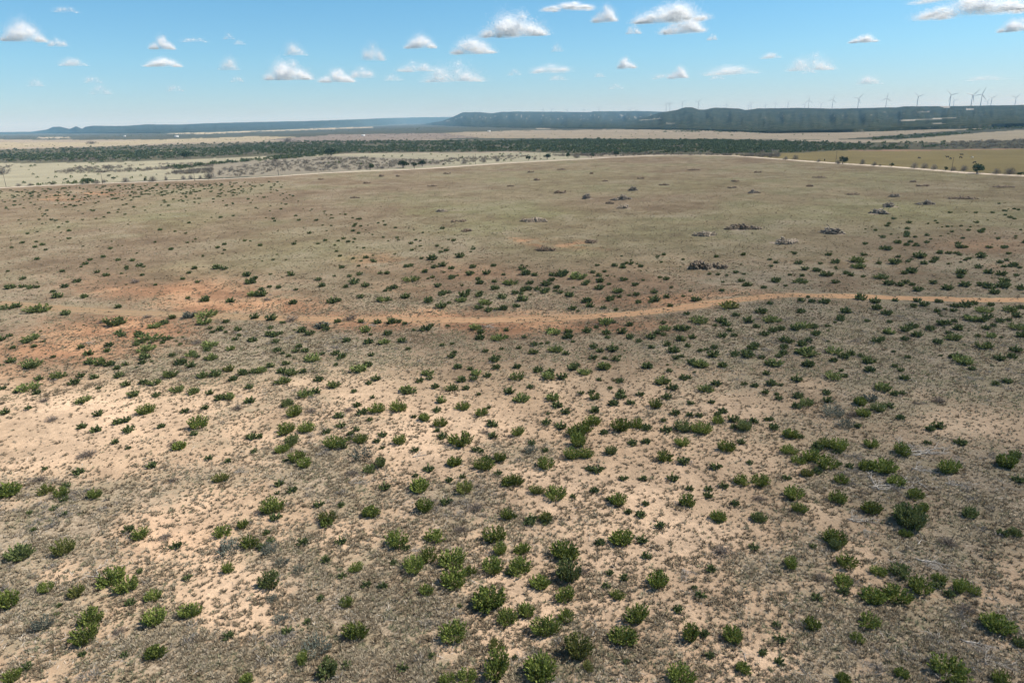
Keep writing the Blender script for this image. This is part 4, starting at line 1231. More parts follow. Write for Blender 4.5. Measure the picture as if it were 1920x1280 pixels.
T_DARK = [mesh_np('crown', *tree_crown(400 + k, 620, .12, .8), M_juniper) for k in range(3)]
T_GREEN = [mesh_np('crown', *tree_crown(410 + k, 500, .13, .62), M_wood_green) for k in range(2)]
T_BARE = [mesh_np('crown', *bare_crown(420 + k, 400), M_bare) for k in range(4)]
TR = [trunk_mesh(430, .75, 1.0), trunk_mesh(431, 1.0, .45)]
KIND = {'dark': ('dark green dense juniper', T_DARK, 0, 'juniper_tree'), 'bare': ('grey leafless mesquite', T_BARE, 1, 'bare_mesquite_tree'), 'green': ('low spreading mid green bush-like tree', T_GREEN, 0, 'spreading_tree')}
TREES = [  # x, base y, width, height in photo pixels, kind, what singles it out
    (694, 319, 15, 13, 'dark', 'round, alone left of the pale road bend, apart from the trio beside it'),
    (756, 315, 25, 14, 'dark', 'widest and leftmost of three touching ones above the road'),
    (776, 314, 13, 10, 'dark', 'smallest and middle one of three touching above the road'),
    (792, 313, 18, 13, 'dark', 'right end one of three touching above the road'),
    (675, 319, 8, 8, 'bare', 'small, just left of the lone round juniper'),
    (717, 317, 11, 7, 'bare', 'low, between the lone juniper and the trio'),
    (870, 308.5, 15, 10, 'bare', 'bushy, left of the pole above the road bend'),
    (908, 306, 10, 9, 'bare', 'thin, just right of the utility pole at mid road'),
    (933, 304, 9, 8, 'bare', 'reddish, second right of the mid road pole'),
    (833, 311.5, 7, 5, 'dark', 'tiny, on the verge right of the trio'),
    (991, 301.5, 11, 9, 'dark', 'small, left of the pole near the field corner'),
    (1003, 300.5, 8, 7, 'bare', 'small, touching the juniper left of the corner pole'),
    (1026, 300, 16, 12, 'dark', 'broad, just right of the corner pole'),
    (1065, 297.5, 9, 12, 'dark', 'narrow upright, at the woodland edge near the field corner'),
    (1082, 297, 13, 8, 'bare', 'low, right of the narrow upright juniper'),
    (1109, 296.5, 10, 10, 'dark', 'in front of the woodland, right of the low bare one'),
    (1155, 294.5, 14, 12, 'dark', 'dense, in front of the woodland at the field corner'),
    (165, 345, 29, 10, 'green', 'widest on the left stretch of the road verge'),
    (182, 345, 13, 7, 'bare', 'brownish, hiding behind the widest green bush-tree'),
    (213, 337, 10, 5, 'green', 'small, up in the pale pasture left of centre'),
    (205, 332, 8, 4, 'green', 'smallest, higher in the pale pasture'),
    (195, 343.5, 11, 8, 'bare', 'beside the second pole from the left'),
    (236, 342.5, 15, 10, 'bare', 'pale, between the second and third poles'),
    (273, 341, 6, 8, 'dark', 'small upright, on the verge between second and third poles'),
    (287, 341, 17, 11, 'bare', 'wide pale, just right of the small upright juniper'),
    (312, 339.5, 7, 10, 'bare', 'reddish thin one left of the third pole'),
    (344, 337.5, 10, 9, 'bare', 'left of the third pole from the left'),
    (358, 337, 11, 9, 'bare', 'touching the third pole from the left'),
    (376, 336, 9, 8, 'bare', 'just right of the third pole from the left'),
    (393, 335, 22, 15, 'bare', 'largest, right of the third pole from the left'),
    (4, 328.5, 28, 15, 'bare', 'big dark grey, cut by the left edge of the photo'),
    (35, 348.5, 12, 5, 'bare', 'low, first right of the leftmost pole'),
    (57, 348, 12, 5, 'bare', 'low, second right of the leftmost pole'),
    (99, 346.5, 12, 5, 'bare', 'low, on the verge left of the wide green bush-tree'),
    (621, 292, 27, 14, 'dark', 'big round one at the front edge of the woodland'),
    (351, 296, 22, 12, 'dark', 'round grey one at the left front of the woodland'),
    (172, 270.5, 22, 6, 'bare', 'clump alone on the far pale pasture to the left'),
    (540, 267, 18, 9, 'bare', 'dark mass on the far pasture left of centre'),
    (1580, 307, 17, 15, 'dark', 'round, right of the pole at the green pasture'),
    (1571, 306.5, 11, 7, 'bare', 'low, between that pole and the round juniper'),
    (1617, 308.5, 11, 11, 'bare', 'thin, first right of the round juniper on the right road'),
    (1639, 311, 11, 8, 'bare', 'second right of the round juniper on the right road'),
    (1671, 313, 9, 8, 'dark', 'small, midway along the right road'),
    (1650, 311.5, 6, 4, 'bare', 'tiny, left of the small juniper midway on the right road'),
    (1714, 316, 15, 12, 'bare', 'leaning, right of the small juniper midway on the right road'),
    (1733, 316, 15, 11, 'bare', 'pale, second right of the small juniper midway on the right road'),
    (1751, 318, 13, 11, 'bare', 'left of the rightmost pole'),
    (1773, 319.5, 8, 8, 'dark', 'small, against the rightmost pole'),
    (1787, 320, 12, 9, 'bare', 'right beside the rightmost pole'),
    (1807, 320, 15, 12, 'bare', 'pale, between the rightmost pole and the large juniper'),
    (1832, 324, 27, 19, 'dark', 'largest and round, beside the right road'),
    (1868, 325.5, 15, 11, 'bare', 'first right of the largest juniper'),
    (1893, 326.5, 23, 14, 'bare', 'widest, near the right edge of the photo'),
    (1914, 328.5, 13, 7, 'dark', 'low, at the right edge of the photo'),
    (1491, 299.5, 13, 10, 'bare', 'at the left end of the green pasture'),
    (1535, 303.5, 9, 6, 'bare', 'small, left of the pole at the green pasture'),
    (1473, 300, 11, 7, 'bare', 'dark, at the corner of the green pasture'),
]
rg = np.random.default_rng(51)
for i, (px, py, wd, ht, k, why) in enumerate(TREES):
    word, ms, ti, nm = KIND[k]
    p = ground(np.array([px]), np.array([py - .3]))[0]
    dep = to_px(p[None])[2][0]
    W, Ht = wd * dep / F, ht * dep / F
    e = empty(nm, p, rg.uniform(0, 6.28))
    tag(e, 'a %s, %s' % (word, why) if len(why.split()) < 11 else '%s, %s' % (word.split()[-1], why), 'tree', 'trees along the gravel road')
    me = ms[i % len(ms)]
    link('crown', me, e, None, None, (W, W, Ht / (.85 if k != 'green' else .62)))
    link('trunk', TR[ti], e, None, None, (W, W, Ht))

# ------------------------------------------------------------------ utility poles
mb = MB()
mb.tube((0, 0, -.4), (0, 0, 8.6), .15, .09, 9)
pole_me = mb.mesh('pole', M_pole)
mb = MB()
mb.box((-.62, -.05, 8.08), (.62, .05, 8.2))
arm_me = mb.mesh('crossarm', M_pole)
mb = MB()
for x in (-.55, .55):
    mb.tube((x, 0, 8.2), (x, 0, 8.36), .05, .035, 6)
ins_me = mb.mesh('insulator', M_tin)
POLES = [(11.5, 350), (193, 345.4), (365.5, 339.6), (522.5, 329.4), (777, 316), (892, 308.6), (1012.6, 300.6), (1445.5, 296.5), (1567, 304.6), (1784, 320.4)]
PW = ['leftmost, near the left edge of the photo', 'second from the left, in pale brush', 'third from the left, right beside the road', 'fourth from the left, before grey thickets', 'among the three dark junipers', 'between two thin bare trees at mid road', 'just left of a broad juniper near the field corner', 'at the left corner of the green pasture', 'left of the round juniper at the green pasture', 'rightmost, left of the largest juniper']
for (px, py), why in zip(POLES, PW):
    p = ground(np.array([px]), np.array([py]))[0]
    e = empty('utility_pole', p, .35 if px < 1300 else -.6)
    tag(e, 'wooden utility pole, ' + why, 'utility pole', 'utility poles along the gravel road')
    for nm, me in (('pole', pole_me), ('crossarm', arm_me), ('insulator', ins_me)):
        link(nm, me, e)

# ------------------------------------------------------------------ cattle
def cow_mesh(name, mat, graze):
    """one continuous skin grown over a skeleton; facing +x, 2.3 m long"""
    hz = .35 if graze else 1.45
    J = [((-.85, 0, 1.12), .24), ((-.45, 0, 1.08), .34), ((.1, 0, 1.02), .38), ((.6, 0, 1.06), .34),
         ((.92, 0, 1.2 if not graze else 1.0), .19), ((1.18, 0, (1.2 + hz) / 2 if not graze else .66), .14), ((1.36, 0, hz), .14), ((1.62, 0, hz - .14), .085),
         ((-1.0, 0, 1.1), .05), ((-1.06, 0, .75), .03), ((-1.06, 0, .45), .045)]
    E = [(0, 1), (1, 2), (2, 3), (3, 4), (4, 5), (5, 6), (6, 7), (0, 8), (8, 9), (9, 10)]
    for sy in (-1, 1):
        n = len(J)
        J += [((.62, .2 * sy, .75), .14), ((.6, .2 * sy, .42), .075), ((.63, .2 * sy, .05), .06)]
        E += [(3, n), (n, n + 1), (n + 1, n + 2)]
        n = len(J)
        J += [((-.72, .2 * sy, .78), .18), ((-.9, .2 * sy, .48), .08), ((-.84, .2 * sy, .05), .06)]
        E += [(0, n), (n, n + 1), (n + 1, n + 2)]
        n = len(J)
        J += [((1.30, .2 * sy, hz + .09), .035)]
        E += [(6, n)]
    me = bpy.data.meshes.new(name)
    me.from_pydata([a for a, _ in J], E, [])
    me.materials.append(mat)
    o = bpy.data.objects.new(name, me)
    C.objects.link(o)
    sk = o.modifiers.new('skin', 'SKIN')
    for v, (_, r) in zip(me.skin_vertices[0].data, J):
        v.radius = (r * .8 if r > .3 else r, r)
    me.skin_vertices[0].data[1].use_root = True
    ss = o.modifiers.new('smooth', 'SUBSURF')
    ss.levels = ss.render_levels = 1
    dg = bpy.context.evaluated_depsgraph_get()
    out = bpy.data.meshes.new_from_object(o.evaluated_get(dg))
    out.name = name
    bpy.data.objects.remove(o)
    return out


cow_a, cow_b, cow_c = cow_mesh('cow', M_cow, True), cow_mesh('cow', M_cow, False), cow_mesh('cow', M_cowpale, True)
COWS = [(1723, 298.4, cow_a, .2, 'black cow standing alone at the left of the green pasture herd'), (1776, 296.4, cow_b, 3.0, 'black cow left of the rightmost utility pole, upper of a pair'),
        (1782, 299.2, cow_a, .5, 'black cow left of the rightmost utility pole, lower of a pair'), (1803, 291.8, cow_b, 2.9, 'black cow farthest back in the green pasture, right of the pole'),
        (1801, 297.2, cow_a, .1, 'black cow right of the rightmost utility pole, below the farthest one'), (1822.5, 297.2, cow_c, .3, 'only pale cream cow in the green pasture'),
        (1546, 301.4, cow_b, 1.2, 'black cow seen end-on near the left pole of the green pasture'), (1827, 306.8, cow_a, 3.3, 'black cow just above the largest roadside juniper')]
for px, py, me, rz, lab in COWS:
    p = ground(np.array([px]), np.array([py]))[0]
    o = link('cow', me, None, tuple(p), (0, 0, rz), (1.12, 1.12, 1.12))
    tag(o, lab, 'cow', 'cattle in the green pasture')

# ------------------------------------------------------------------ brush piles of the cleared field
def pile_mesh(seed, logs, elong, hgt, mat, rad=.05, lmin=.08, lmax=.26):
    rg = np.random.default_rng(seed)
    mb = MB()
    lx_ = np.clip(rg.normal(0, .19, 6), -.36, .36)
    lumps = [(x_, rg.uniform(-.2, .2) * elong, rg.uniform(.07, .17), math.exp(-(x_ / .24) ** 2) * rg.uniform(.6, 1.1)) for x_ in lx_]
    for k in range(logs):
        lx, ly, lr, lh = lumps[k % 6]
        a, r = rg.uniform(0, 6.28), math.sqrt(rg.uniform(0, 1))
        x, y = lx + math.cos(a) * r * lr, ly + math.sin(a) * r * lr * elong
        z = hgt * lh * (1 - r ** 1.5) * rg.uniform(.15, 1) + .02
        az, el = rg.uniform(0, 6.28), rg.normal(.1, .6)
        L = rg.uniform(lmin, lmax)
        d = np.array([math.cos(az) * math.cos(el), math.sin(az) * math.cos(el), math.sin(el)]) * L
        c = np.array([x, y, z])
        a0, a1 = c - d * .5, c + d * .5
        a0[2], a1[2] = max(a0[2], 0), max(a1[2], 0)
        r0_ = rad * rg.uniform(.15, .45)
        mid = (a0 + a1) / 2 + rg.normal(0, .012, 3)
        mb.path([a0, mid, a1], [r0_, r0_ * .8, r0_ * .4], 5)
    return mb.mesh('branches', mat)


def mound_mesh(seed, elong, hgt, mat):
    rg = np.random.default_rng(seed)
    n, rr = 28, 9
    v, q = [(0, 0, hgt * .6)], []
    for i in range(1, rr + 1):
        r = i / rr
        for k in range(n):
            a = k * 2 * math.pi / n
            w_ = .46 * r * (1 + .28 * (vnoise(np.array(math.cos(a) * 1.6 + 9), np.array(math.sin(a) * 1.6 + 4), seed) - .5) * 2)
            z = hgt * .62 * (1 - r ** 1.6) * (1 + rg.normal(0, .28)) - (.06 if i == rr else 0)
            v.append((math.cos(a) * w_, math.sin(a) * w_ * elong, z))
    t = [(0, 1 + k, 1 + (k + 1) % n) for k in range(n)]
    for i in range(rr - 1):
        for k in range(n):
            a, b = 1 + i * n + k, 1 + i * n + (k + 1) % n
            q.append((a, a + n, b + n, b))
    return mesh_np('soil_mound', v, [np.array(q), np.array(t)], mat, False)


PM = {'grey': [pile_mesh(500 + k, 120, .75, .22 + .05 * (k % 2), M_log, .075, .10, .32) for k in range(3)], 'dark': [pile_mesh(510 + k, 120, .75, .27, M_logdark, .08, .10, .32) for k in range(3)],
      'brown': [pile_mesh(520 + k, 300, .7, .16, M_stump, .07, .05, .16) for k in range(2)], 'low': [pile_mesh(530 + k, 90, .7, .12, M_logbrown) for k in range(3)]}
MM = [mound_mesh(540 + k, .75, .16, M_earth) for k in range(4)]
PILES = [  # x, base y, width, height, kind, label
    (999, 417, 46, 11, 'grey', 'loose grey brush pile on green grass, left of the field centre'),
    (1022, 472, 34, 12, 'low', 'scattered reddish brush pile just below the two red soil patches'),
    (1105, 457, 43, 8, 'low', 'long flat olive brown brush heap beside a red soil patch'),
    (1047, 363, 27, 7, 'low', 'small brown brush pile left of the cluster of four dark piles'),
    (1102, 373, 23, 10, 'dark', 'dark brush pile with jutting sticks, leftmost of the dark cluster'),
    (1167, 375.5, 33, 10, 'dark', 'dark brush pile, largest of the cluster in the field middle'),
    (1187, 359, 21, 9, 'dark', 'dark brush pile, farthest back of the cluster in the field middle'),
    (1143, 382, 15, 7, 'low', 'smallest greenish brush pile of the cluster in the field middle'),
    (1173, 390, 25, 10, 'grey', 'pale and dark brush pile, nearest of the cluster in the field middle'),
    (1324, 444, 42, 12, 'grey', 'pale grey brush pile left of the longest low pile'),
    (1387, 432, 72, 10, 'brown', 'longest low brown brush pile in the right half of the field'),
    (1465, 459, 54, 14, 'grey', 'tall pale grey brush pile with one upright stick'),
    (1560, 439, 50, 13, 'dark', 'purplish dark brush pile, right of the upright stick pile'),
    (1318, 507, 72, 16, 'brown', 'broad brown earthy stump heap nearest the dirt track'),
    (1412, 363, 21, 8, 'dark', 'small dark pointed brush pile alone in the far right field'),
    (1648, 402, 40, 10, 'dark', 'dark brush pile, nearest of four on the right green grass'),
    (1670, 388.5, 31, 9, 'dark', 'dark brush pile, second nearest of four on the right green grass'),
    (1737, 383.5, 29, 9, 'dark', 'dark brush pile, rightmost of four on the right green grass'),
    (1677, 369.5, 23, 7, 'dark', 'dark brush pile, farthest of four on the right green grass'),
    (828, 398.5, 30, 5, 'grey', 'flat grey brush pile left of centre on greenish grass'),
    (686, 345.5, 27, 4, 'low', 'long flat brown heap, second of the left far row'),
    (1595, 366, 32, 4, 'low', 'low reddish heap left of the four dark piles'),
    (1806, 374, 44, 7, 'low', 'wide faint brown heap, rightmost beyond the four dark piles'),
    (878, 435, 40, 6, 'low', 'flat brown heap below left of the loose grey pile'),
    (865, 417, 36, 5, 'low', 'flat reddish heap left of the loose grey pile'),
    (665, 371.5, 18, 5, 'low', 'rounded brown heap left of centre in the far field'),
    (714, 331.5, 18, 5, 'low', 'low brown heap just under the lone round roadside juniper'),
    (836, 326, 17, 4, 'low', 'low brown heap under the right end of the juniper trio'),
    (811, 350, 18, 4, 'low', 'low brown heap below the juniper trio, halfway to the grey pile'),
    (1520, 351, 24, 5, 'low', 'low dark heap beyond the small pointed pile, to its right'),
    (1376, 353, 24, 4, 'low', 'flat brown heap up left of the small pointed pile'),
    (957, 349, 12, 4, 'low', 'small brown heap beyond the left brown pile, to its left'),
    (1005, 338, 22, 5, 'low', 'low brown heap right below the corner pole, nearer one'),
    (993, 324, 16, 4, 'low', 'low brown heap right below the corner pole, farther one'),
    (1245, 348.5, 17, 5, 'low', 'low brown heap right of the farthest dark cluster pile'),
    (1136, 341, 22, 3, 'low', 'thin flat heap behind the dark cluster, left one'),
    (1204, 336, 18, 4, 'low', 'thin flat heap behind the dark cluster, right one'),
    (1300, 321, 22, 4, 'low', 'low heap near the far field corner'),
    (1376, 353.5 - 12, 28, 4, 'low', 'wide low heap below the far field corner'),
    (1418, 325, 18, 4, 'low', 'low heap right of the far field corner'),
    (1536, 334, 22, 4, 'low', 'low heap below the pole at the green pasture'),
    (1714, 342, 22, 4, 'low', 'low heap below the right road, left of the wide one'),
    (1735, 350, 32, 4, 'low', 'wide low heap below the right road'),
    (1880, 352, 36, 5, 'low', 'wide low dark heap below the large roadside juniper'),
    (745, 331, 14, 4, 'low', 'small low heap under the juniper trio'),
    (600, 338, 12, 4, 'low', 'small dark heap, leftmost of the left far row'),
    (1053, 318.5, 14, 4, 'low', 'small low heap under the narrow upright juniper'),
    (1110, 326, 14, 4, 'low', 'small low heap below the dense corner juniper'),
]
rg = np.random.default_rng(52)
for i, (px, py, wd, ht, k, lab) in enumerate(PILES):
    off = py - (247 - .0227 * px)
    sn = off / 1347
    p = ground(np.array([px]), np.array([py - wd * .3 * sn]))[0]
    dep = to_px(p[None])[2][0]
    W, Ht = wd * dep / F * 1.22, ht * dep / F
    e = empty('brush_pile', p + np.array([0, 0, -.02]), rg.uniform(-.3, .3) + (math.pi if i % 2 else 0))
    tag(e, lab, 'brush pile', 'brush piles left on the cleared field')
    zs = Ht / (.25 if k in ('grey', 'dark') else .16) * .95
    link('branches', PM[k][i % len(PM[k])], e, None, None, (W, W, zs))
    if k != 'low':
        link('soil_mound', MM[i % 4], e, None, None, (W * .8, W * .8, zs * (.14 if k in ('grey', 'dark') else .22)))

# ------------------------------------------------------------------ fallen dead branches in the near scrub
def branch_mesh(seed, main, twigs_n, thick):
    """a bleached fallen limb with forks, along +x, 1 long"""
    rg = np.random.default_rng(seed)
    mb = MB()

    def limb(p, az, L, r, depth):
        pts, rad = [p], [r]
        n = 5
        for k in range(n):
            az += rg.normal(0, .22)
            p = p + np.array([math.cos(az), math.sin(az), rg.normal(.02, .12) * (1 if depth else .4)]) * L / n
            p[2] = max(p[2], r * .4)
            pts.append(p)
            rad.append(r * (1 - .75 * (k + 1) / n))
            if depth < 2 and k < n - 1:
                for _ in range(twigs_n if depth == 0 else 1):
                    if rg.uniform() < .75:
                        limb(p.copy(), az + rg.choice([-1, 1]) * rg.uniform(.35, 1.1), L * rg.uniform(.25, .5), r * .5, depth + 1)
        mb.path(pts, rad, 6)
    for k in range(main):
        limb(np.array([-.45 + rg.normal(0, .06), rg.normal(0, .08), thick]), rg.normal(0, .25 + .25 * (main > 1)), 1.0 * rg.uniform(.7, 1), thick * rg.uniform(.7, 1), 0)
    return mb.mesh('fallen_branch', M_bleach)


BM = [branch_mesh(601, 1, 2, .019), branch_mesh(602, 3, 2, .018), branch_mesh(604, 2, 1, .026), branch_mesh(605, 6, 2, .012), branch_mesh(607, 1, 1, .026)]
BRANCHES = [  # x, y, length px, image angle (deg, anticlockwise), mesh, label
    (1737, 1042, 60, 28, 1, 'largest bleached forked branch, between shrubs near the right edge'), (1722, 1012, 40, 80, 0, 'upright-looking bleached branch behind the largest forked one'),
    (1752, 1062, 50, 5, 3, 'fan of thin bleached twigs below the largest forked branch'), (1820, 1192, 60, 35, 1, 'bleached branch heap left below the big dark shrub at right'),
    (1755, 1190, 50, 110, 2, 'dark bleached branch left of the bleached heap at lower right'), (1865, 1235, 70, 30, 3, 'fan of grey sticks near the lower right corner'),
    (1800, 1165, 60, 140, 3, 'scattered grey sticks between shrub rows at lower right'), (176, 1075, 46, 150, 2, 'dark split stump with bleached limbs left of a pair of green shrubs'),
    (190, 1060, 50, 40, 0, 'thin bleached limb rising right from the dark stump'), (222, 1238, 60, 12, 4, 'straight pale log lying left of an olive shrub near the bottom left'),
    (372, 1255, 60, 45, 0, 'leafless forked limb near the bottom left, right of the olive shrub'), (40, 1150, 40, 50, 4, 'short pale log near the left edge beside an olive shrub'),
    (670, 900, 55, 20, 3, 'fan of pale sticks below two dark shrubs left of centre'), (790, 853, 45, 15, 2, 'pale log on bare sand left of a shrub near the middle'),
    (222, 960, 36, 25, 2, 'grey wood heap in brown litter at left'), (1112, 1180, 50, 80, 0, 'crooked bleached limb between two large shrubs at bottom centre'),
    (1392, 1228, 50, 120, 0, 'bleached forked limb beside a shrub at the bottom, right of centre'), (690, 1255, 40, 70, 4, 'crooked pale stick at the bottom, left of centre'),
    (1655, 905, 60, 60, 3, 'fan of pale sticks below the widest shrub clump at right'), (1742, 918, 60, -28, 2, 'long grey log lying among litter right of a round dark shrub'),
    (1712, 842, 55, 60, 3, 'litter of bleached sticks behind the round shrub at right'), (1730, 878, 50, 20, 3, 'bleached stick tangle beside the round shrub at right'),
    (1030, 1270, 55, 30, 3, 'sticks at the bottom edge right of an olive shrub'), (1610, 970, 50, 35, 3, 'grey stick fan between two shrubs right of centre'),
    (450, 880, 40, 20, 3, 'thin grey sticks in brown litter left of centre'), (1290, 1078, 50, -35, 3, 'dark sticks in litter right of a spiky shrub'),
    (1330, 1045, 45, -20, 4, 'thin dark stick on sand left of a brown bush'), (1630, 1000, 45, -30, 3, 'grey sticks left of the largest forked branch'),
    (780, 1030, 36, 25, 3, 'pale twigs right of a bright shrub in grey litter'), (860, 1050, 30, 30, 3, 'pale twigs beside a cluster of bright shrubs at bottom centre'),
    (700, 610, 30, 5, 3, 'pale sticks beside the dirt track'), (920, 612, 40, 5, 3, 'pale stick litter just below the dirt track at centre'),
    (170, 643, 36, 5, 3, 'grey sticks on litter left of the rows of shrubs'), (1790, 905, 40, 30, 3, 'bleached twigs on brown soil at right'),
]
for i, (px, py, L, ang, mi, lab) in enumerate(BRANCHES):
    a = math.radians(ang)
    ends = ground(np.array([px - L / 2 * math.cos(a), px + L / 2 * math.cos(a)]), np.array([py + L / 2 * math.sin(a), py - L / 2 * math.sin(a)]))
    c = ends.mean(0)
    d = ends[1] - ends[0]
    S = np.linalg.norm(d[:2]) * .68
    o = link('fallen_branch', BM[mi], None, (c[0], c[1], float(terr(c[0], c[1])) + .02), (0, 0, math.atan2(d[1], d[0])), (S, S, S))
    tag(o, lab, 'fallen branch', 'fallen dead branches in the scrub')

# ------------------------------------------------------------------ far sheds
def shed(px, py, wpx, hpx, lab, rz=0.2):
    p = ground(np.array([px]), np.array([py]))[0]
    dep = to_px(p[None])[2][0]
    W, Ht = wpx * dep / F, hpx * dep / F
    e = empty('metal_shed', p, rz)
    tag(e, lab, 'shed', 'far ranch buildings')
    mb = MB()
    mb.box((-W / 2, -W / 4, -1), (W / 2, W / 4, Ht * .65))
    link('wall', mb.mesh('wall', M_white), e)
    mb = MB()
    a, b, h0, h1 = W / 2 + .4, W / 4 + .4, Ht * .65, Ht
    mb.add([(-a, -b, h0), (a, -b, h0), (a, b, h0), (-a, b, h0), (-a, 0, h1), (a, 0, h1)], [(0, 1, 5, 4), (2, 3, 4, 5), (0, 3, 2, 1)], [(0, 4, 3), (1, 2, 5)])
    link('roof', mb.mesh('roof', M_tin), e)
    mb = MB()
    mb.box((-W * .12, -W / 4 - .15, -.5), (W * .12, -W / 4 - .03, Ht * .5))
    link('door', mb.mesh('door', M_tin), e)


shed(331, 257, 7, 3, 'white shed in the dark woods on the left plain')
shed(234, 257, 4, 2, 'tiny white shed left of the larger white one')
shed(681, 255.5, 7, 2.6, 'pale low building in the grey brush left of centre')
shed(917, 247, 5, 2.6, 'pale house with dark trees behind it below the mesa')

# ------------------------------------------------------------------ wind turbines
mb = MB()
mb.tube((0, 0, -14), (0, 0, 79), 2.3, 1.35, 14)
tower_me = mb.mesh('tower', M_turb, True)
mb = MB()
pr = [(-4.2, .6), (-3.4, 1.5), (0, 1.9), (4, 1.75), (6.4, 1.2), (6.9, .5)]
mb.path([(0, y, 80) for y, _ in pr], [r for _, r in pr], 12)
nac_me = mb.mesh('nacelle', M_turb, True)
mb = MB()
mb.path([(0, y, 0) for y in (-2.2, -1.6, -.4, .6)], [.3, 1.1, 1.5, 1.4], 12)
hub_me = mb.mesh('hub', M_turb, True)
bv, bq = [], []
BL = 41.0
for k, (z, c, tw) in enumerate([(.8, 1.7, .5), (3, 1.9, .5), (8, 3.4, .35), (15, 2.9, .22), (25, 2.1, .12), (34, 1.4, .06), (39.5, .8, .02), (BL, .25, 0)]):
    th = c * (.5 if k < 2 else .16)
    for u, v_ in ((-.3, 0), (.05, .5), (.7, .08), (.05, -.5)):
        x, y = u * c, v_ * th
        bv.append((x * math.cos(tw) - y * math.sin(tw), x * math.sin(tw) + y * math.cos(tw), z))
    if k:
        for j in range(4):
            a, b = (k - 1) * 4 + j, (k - 1) * 4 + (j + 1) % 4
            bq.append((a, b, b + 4, a + 4))
blade_me = mesh_np('blade', bv, np.array(bq), M_turb)
TURB = [  # hub x, hub y, visible foot y, rotor angle
    (1249.5, 194, 208, 90), (1256.5, 193.5, 208, 90), (1279.5, 191.5, 206, 60), (1310, 191, 206, 45), (1362, 196.5, 203.5, 0), (1404, 197.5, 205.5, 20), (1409, 194, 206, 75), (1435.5, 196.5, 204, 100),
    (1454, 193.5, 204, 10), (1478, 192, 204, 35), (1509, 196, 204, 25), (1517, 188.5, 204, 0), (1540, 194.5, 205, 60), (1562, 187, 204.5, 15), (1610.5, 184.5, 203.5, 40), (1663, 184.5, 202.5, 5),
    (1722, 181, 200.5, 70), (1783.5, 178, 200, 75), (1789.5, 188, 200, 85), (1824, 178.5, 202, 45), (1842, 177, 199.5, 20), (1852, 190, 199.5, 30), (1860, 184, 199.5, 55), (1905.5, 183, 198.5, 50),
    (1018.5, 205, 210, 10), (1034, 205, 210, 70), (1063, 206, 210, 40), (1095, 205, 211, 0), (1123, 202, 209, 55), (1182, 206, 210, 30), (1192.5, 206, 210, 80)]
for i, (px, py, yf, ang) in enumerate(TURB):
    d = min(80 * 1347 / max(yf - py, 1), 9500)
    hubp = at_dist(np.array([px]), np.array([py]), np.array([d]))[0]
    rz = math.atan2(-hubp[0], hubp[1]) + math.radians(rng.uniform(-28, 28))
    e = empty('wind_turbine', (hubp[0], hubp[1], hubp[2] - 80), rz)
    n_side = 'on the right plateau' if px > 1240 else 'on the mesa behind the centre'
    order = sorted([t[0] for t in TURB if (t[0] > 1240) == (px > 1240)]).index(px) + 1
    words_ = ['first', 'second', 'third', 'fourth', 'fifth', 'sixth', 'seventh', 'eighth', 'ninth', 'tenth', 'eleventh', 'twelfth', 'thirteenth', 'fourteenth', 'fifteenth', 'sixteenth', 'seventeenth', 'eighteenth', 'nineteenth', 'twentieth', 'twenty-first', 'twenty-second', 'twenty-third', 'twenty-fourth']
    look = 'tall' if yf - py > 17 else 'small' if yf - py > 9 else 'tiny half-hidden'
    tag(e, '%s three-bladed wind turbine %s, %s from the left' % (look, n_side, words_[order - 1]), 'wind turbine', 'wind turbines on the skyline')
    link('tower', tower_me, e)
    link('nacelle', nac_me, e)
    link('hub', hub_me, e, (0, -4.6, 80))
    for k in range(3):
        link('blade', blade_me, e, (0, -4.6, 80), (0, math.radians(ang + 120 * k), 0))

# ------------------------------------------------------------------ clouds: heaps of small bright puffs, flat below, ragged above
def cloud_mat():
    mt, n, l = newmat('cloud_white')
    d = n.new('ShaderNodeBsdfDiffuse')
    t = n.new('ShaderNodeBsdfTranslucent')
    for z in (d, t):
        z.inputs[0].default_value = (.985, .985, .985, 1)
    m_ = n.new('ShaderNodeMixShader')
    m_.inputs[0].default_value = .5
    l.new(d.outputs[0], m_.inputs[1])
    l.new(t.outputs[0], m_.inputs[2])
    o = n.new('ShaderNodeOutputMaterial')
    l.new(m_.outputs[0], o.inputs[0])
    return mt


M_cloud = cloud_mat()


def cloud_mesh(seed, n, puffs, lf, soft):
    """about 1 wide, 1 high (scaled per cloud)"""
    rg = np.random.default_rng(seed)
    pc, prad = [], []
    for k in range(puffs):
        u = rg.uniform(-1, 1)
        hmax = (1 - abs(u) ** 1.7) * rg.uniform(.35, 1)
        r = rg.uniform(.10, .21) * (1 - .45 * abs(u))
        pc.append((u * .40, rg.uniform(-.25, .25), r + max(hmax * .8 - r, 0) * rg.uniform(0, 1) ** .7))
        prad.append(r)
    pc, prad = np.array(pc), np.array(prad)
    wgt = prad ** 2
    k = rg.choice(puffs, n, p=wgt / wgt.sum())
    d = rand_dirs(n, rg)
    u = np.abs(rg.normal(0, 1, n)) ** .8 * soft
    c = pc[k] + d * (prad[k] * u)[:, None] * np.array([1, 1, 1.5])
    c[:, 2] = np.where(c[:, 2] < .06, .06 + np.abs(rg.normal(0, .05, n)), c[:, 2])
    return facets(c, d, lf * rg.uniform(.5, 1.4, n), lf * rg.uniform(.5, 1.2, n), rg)


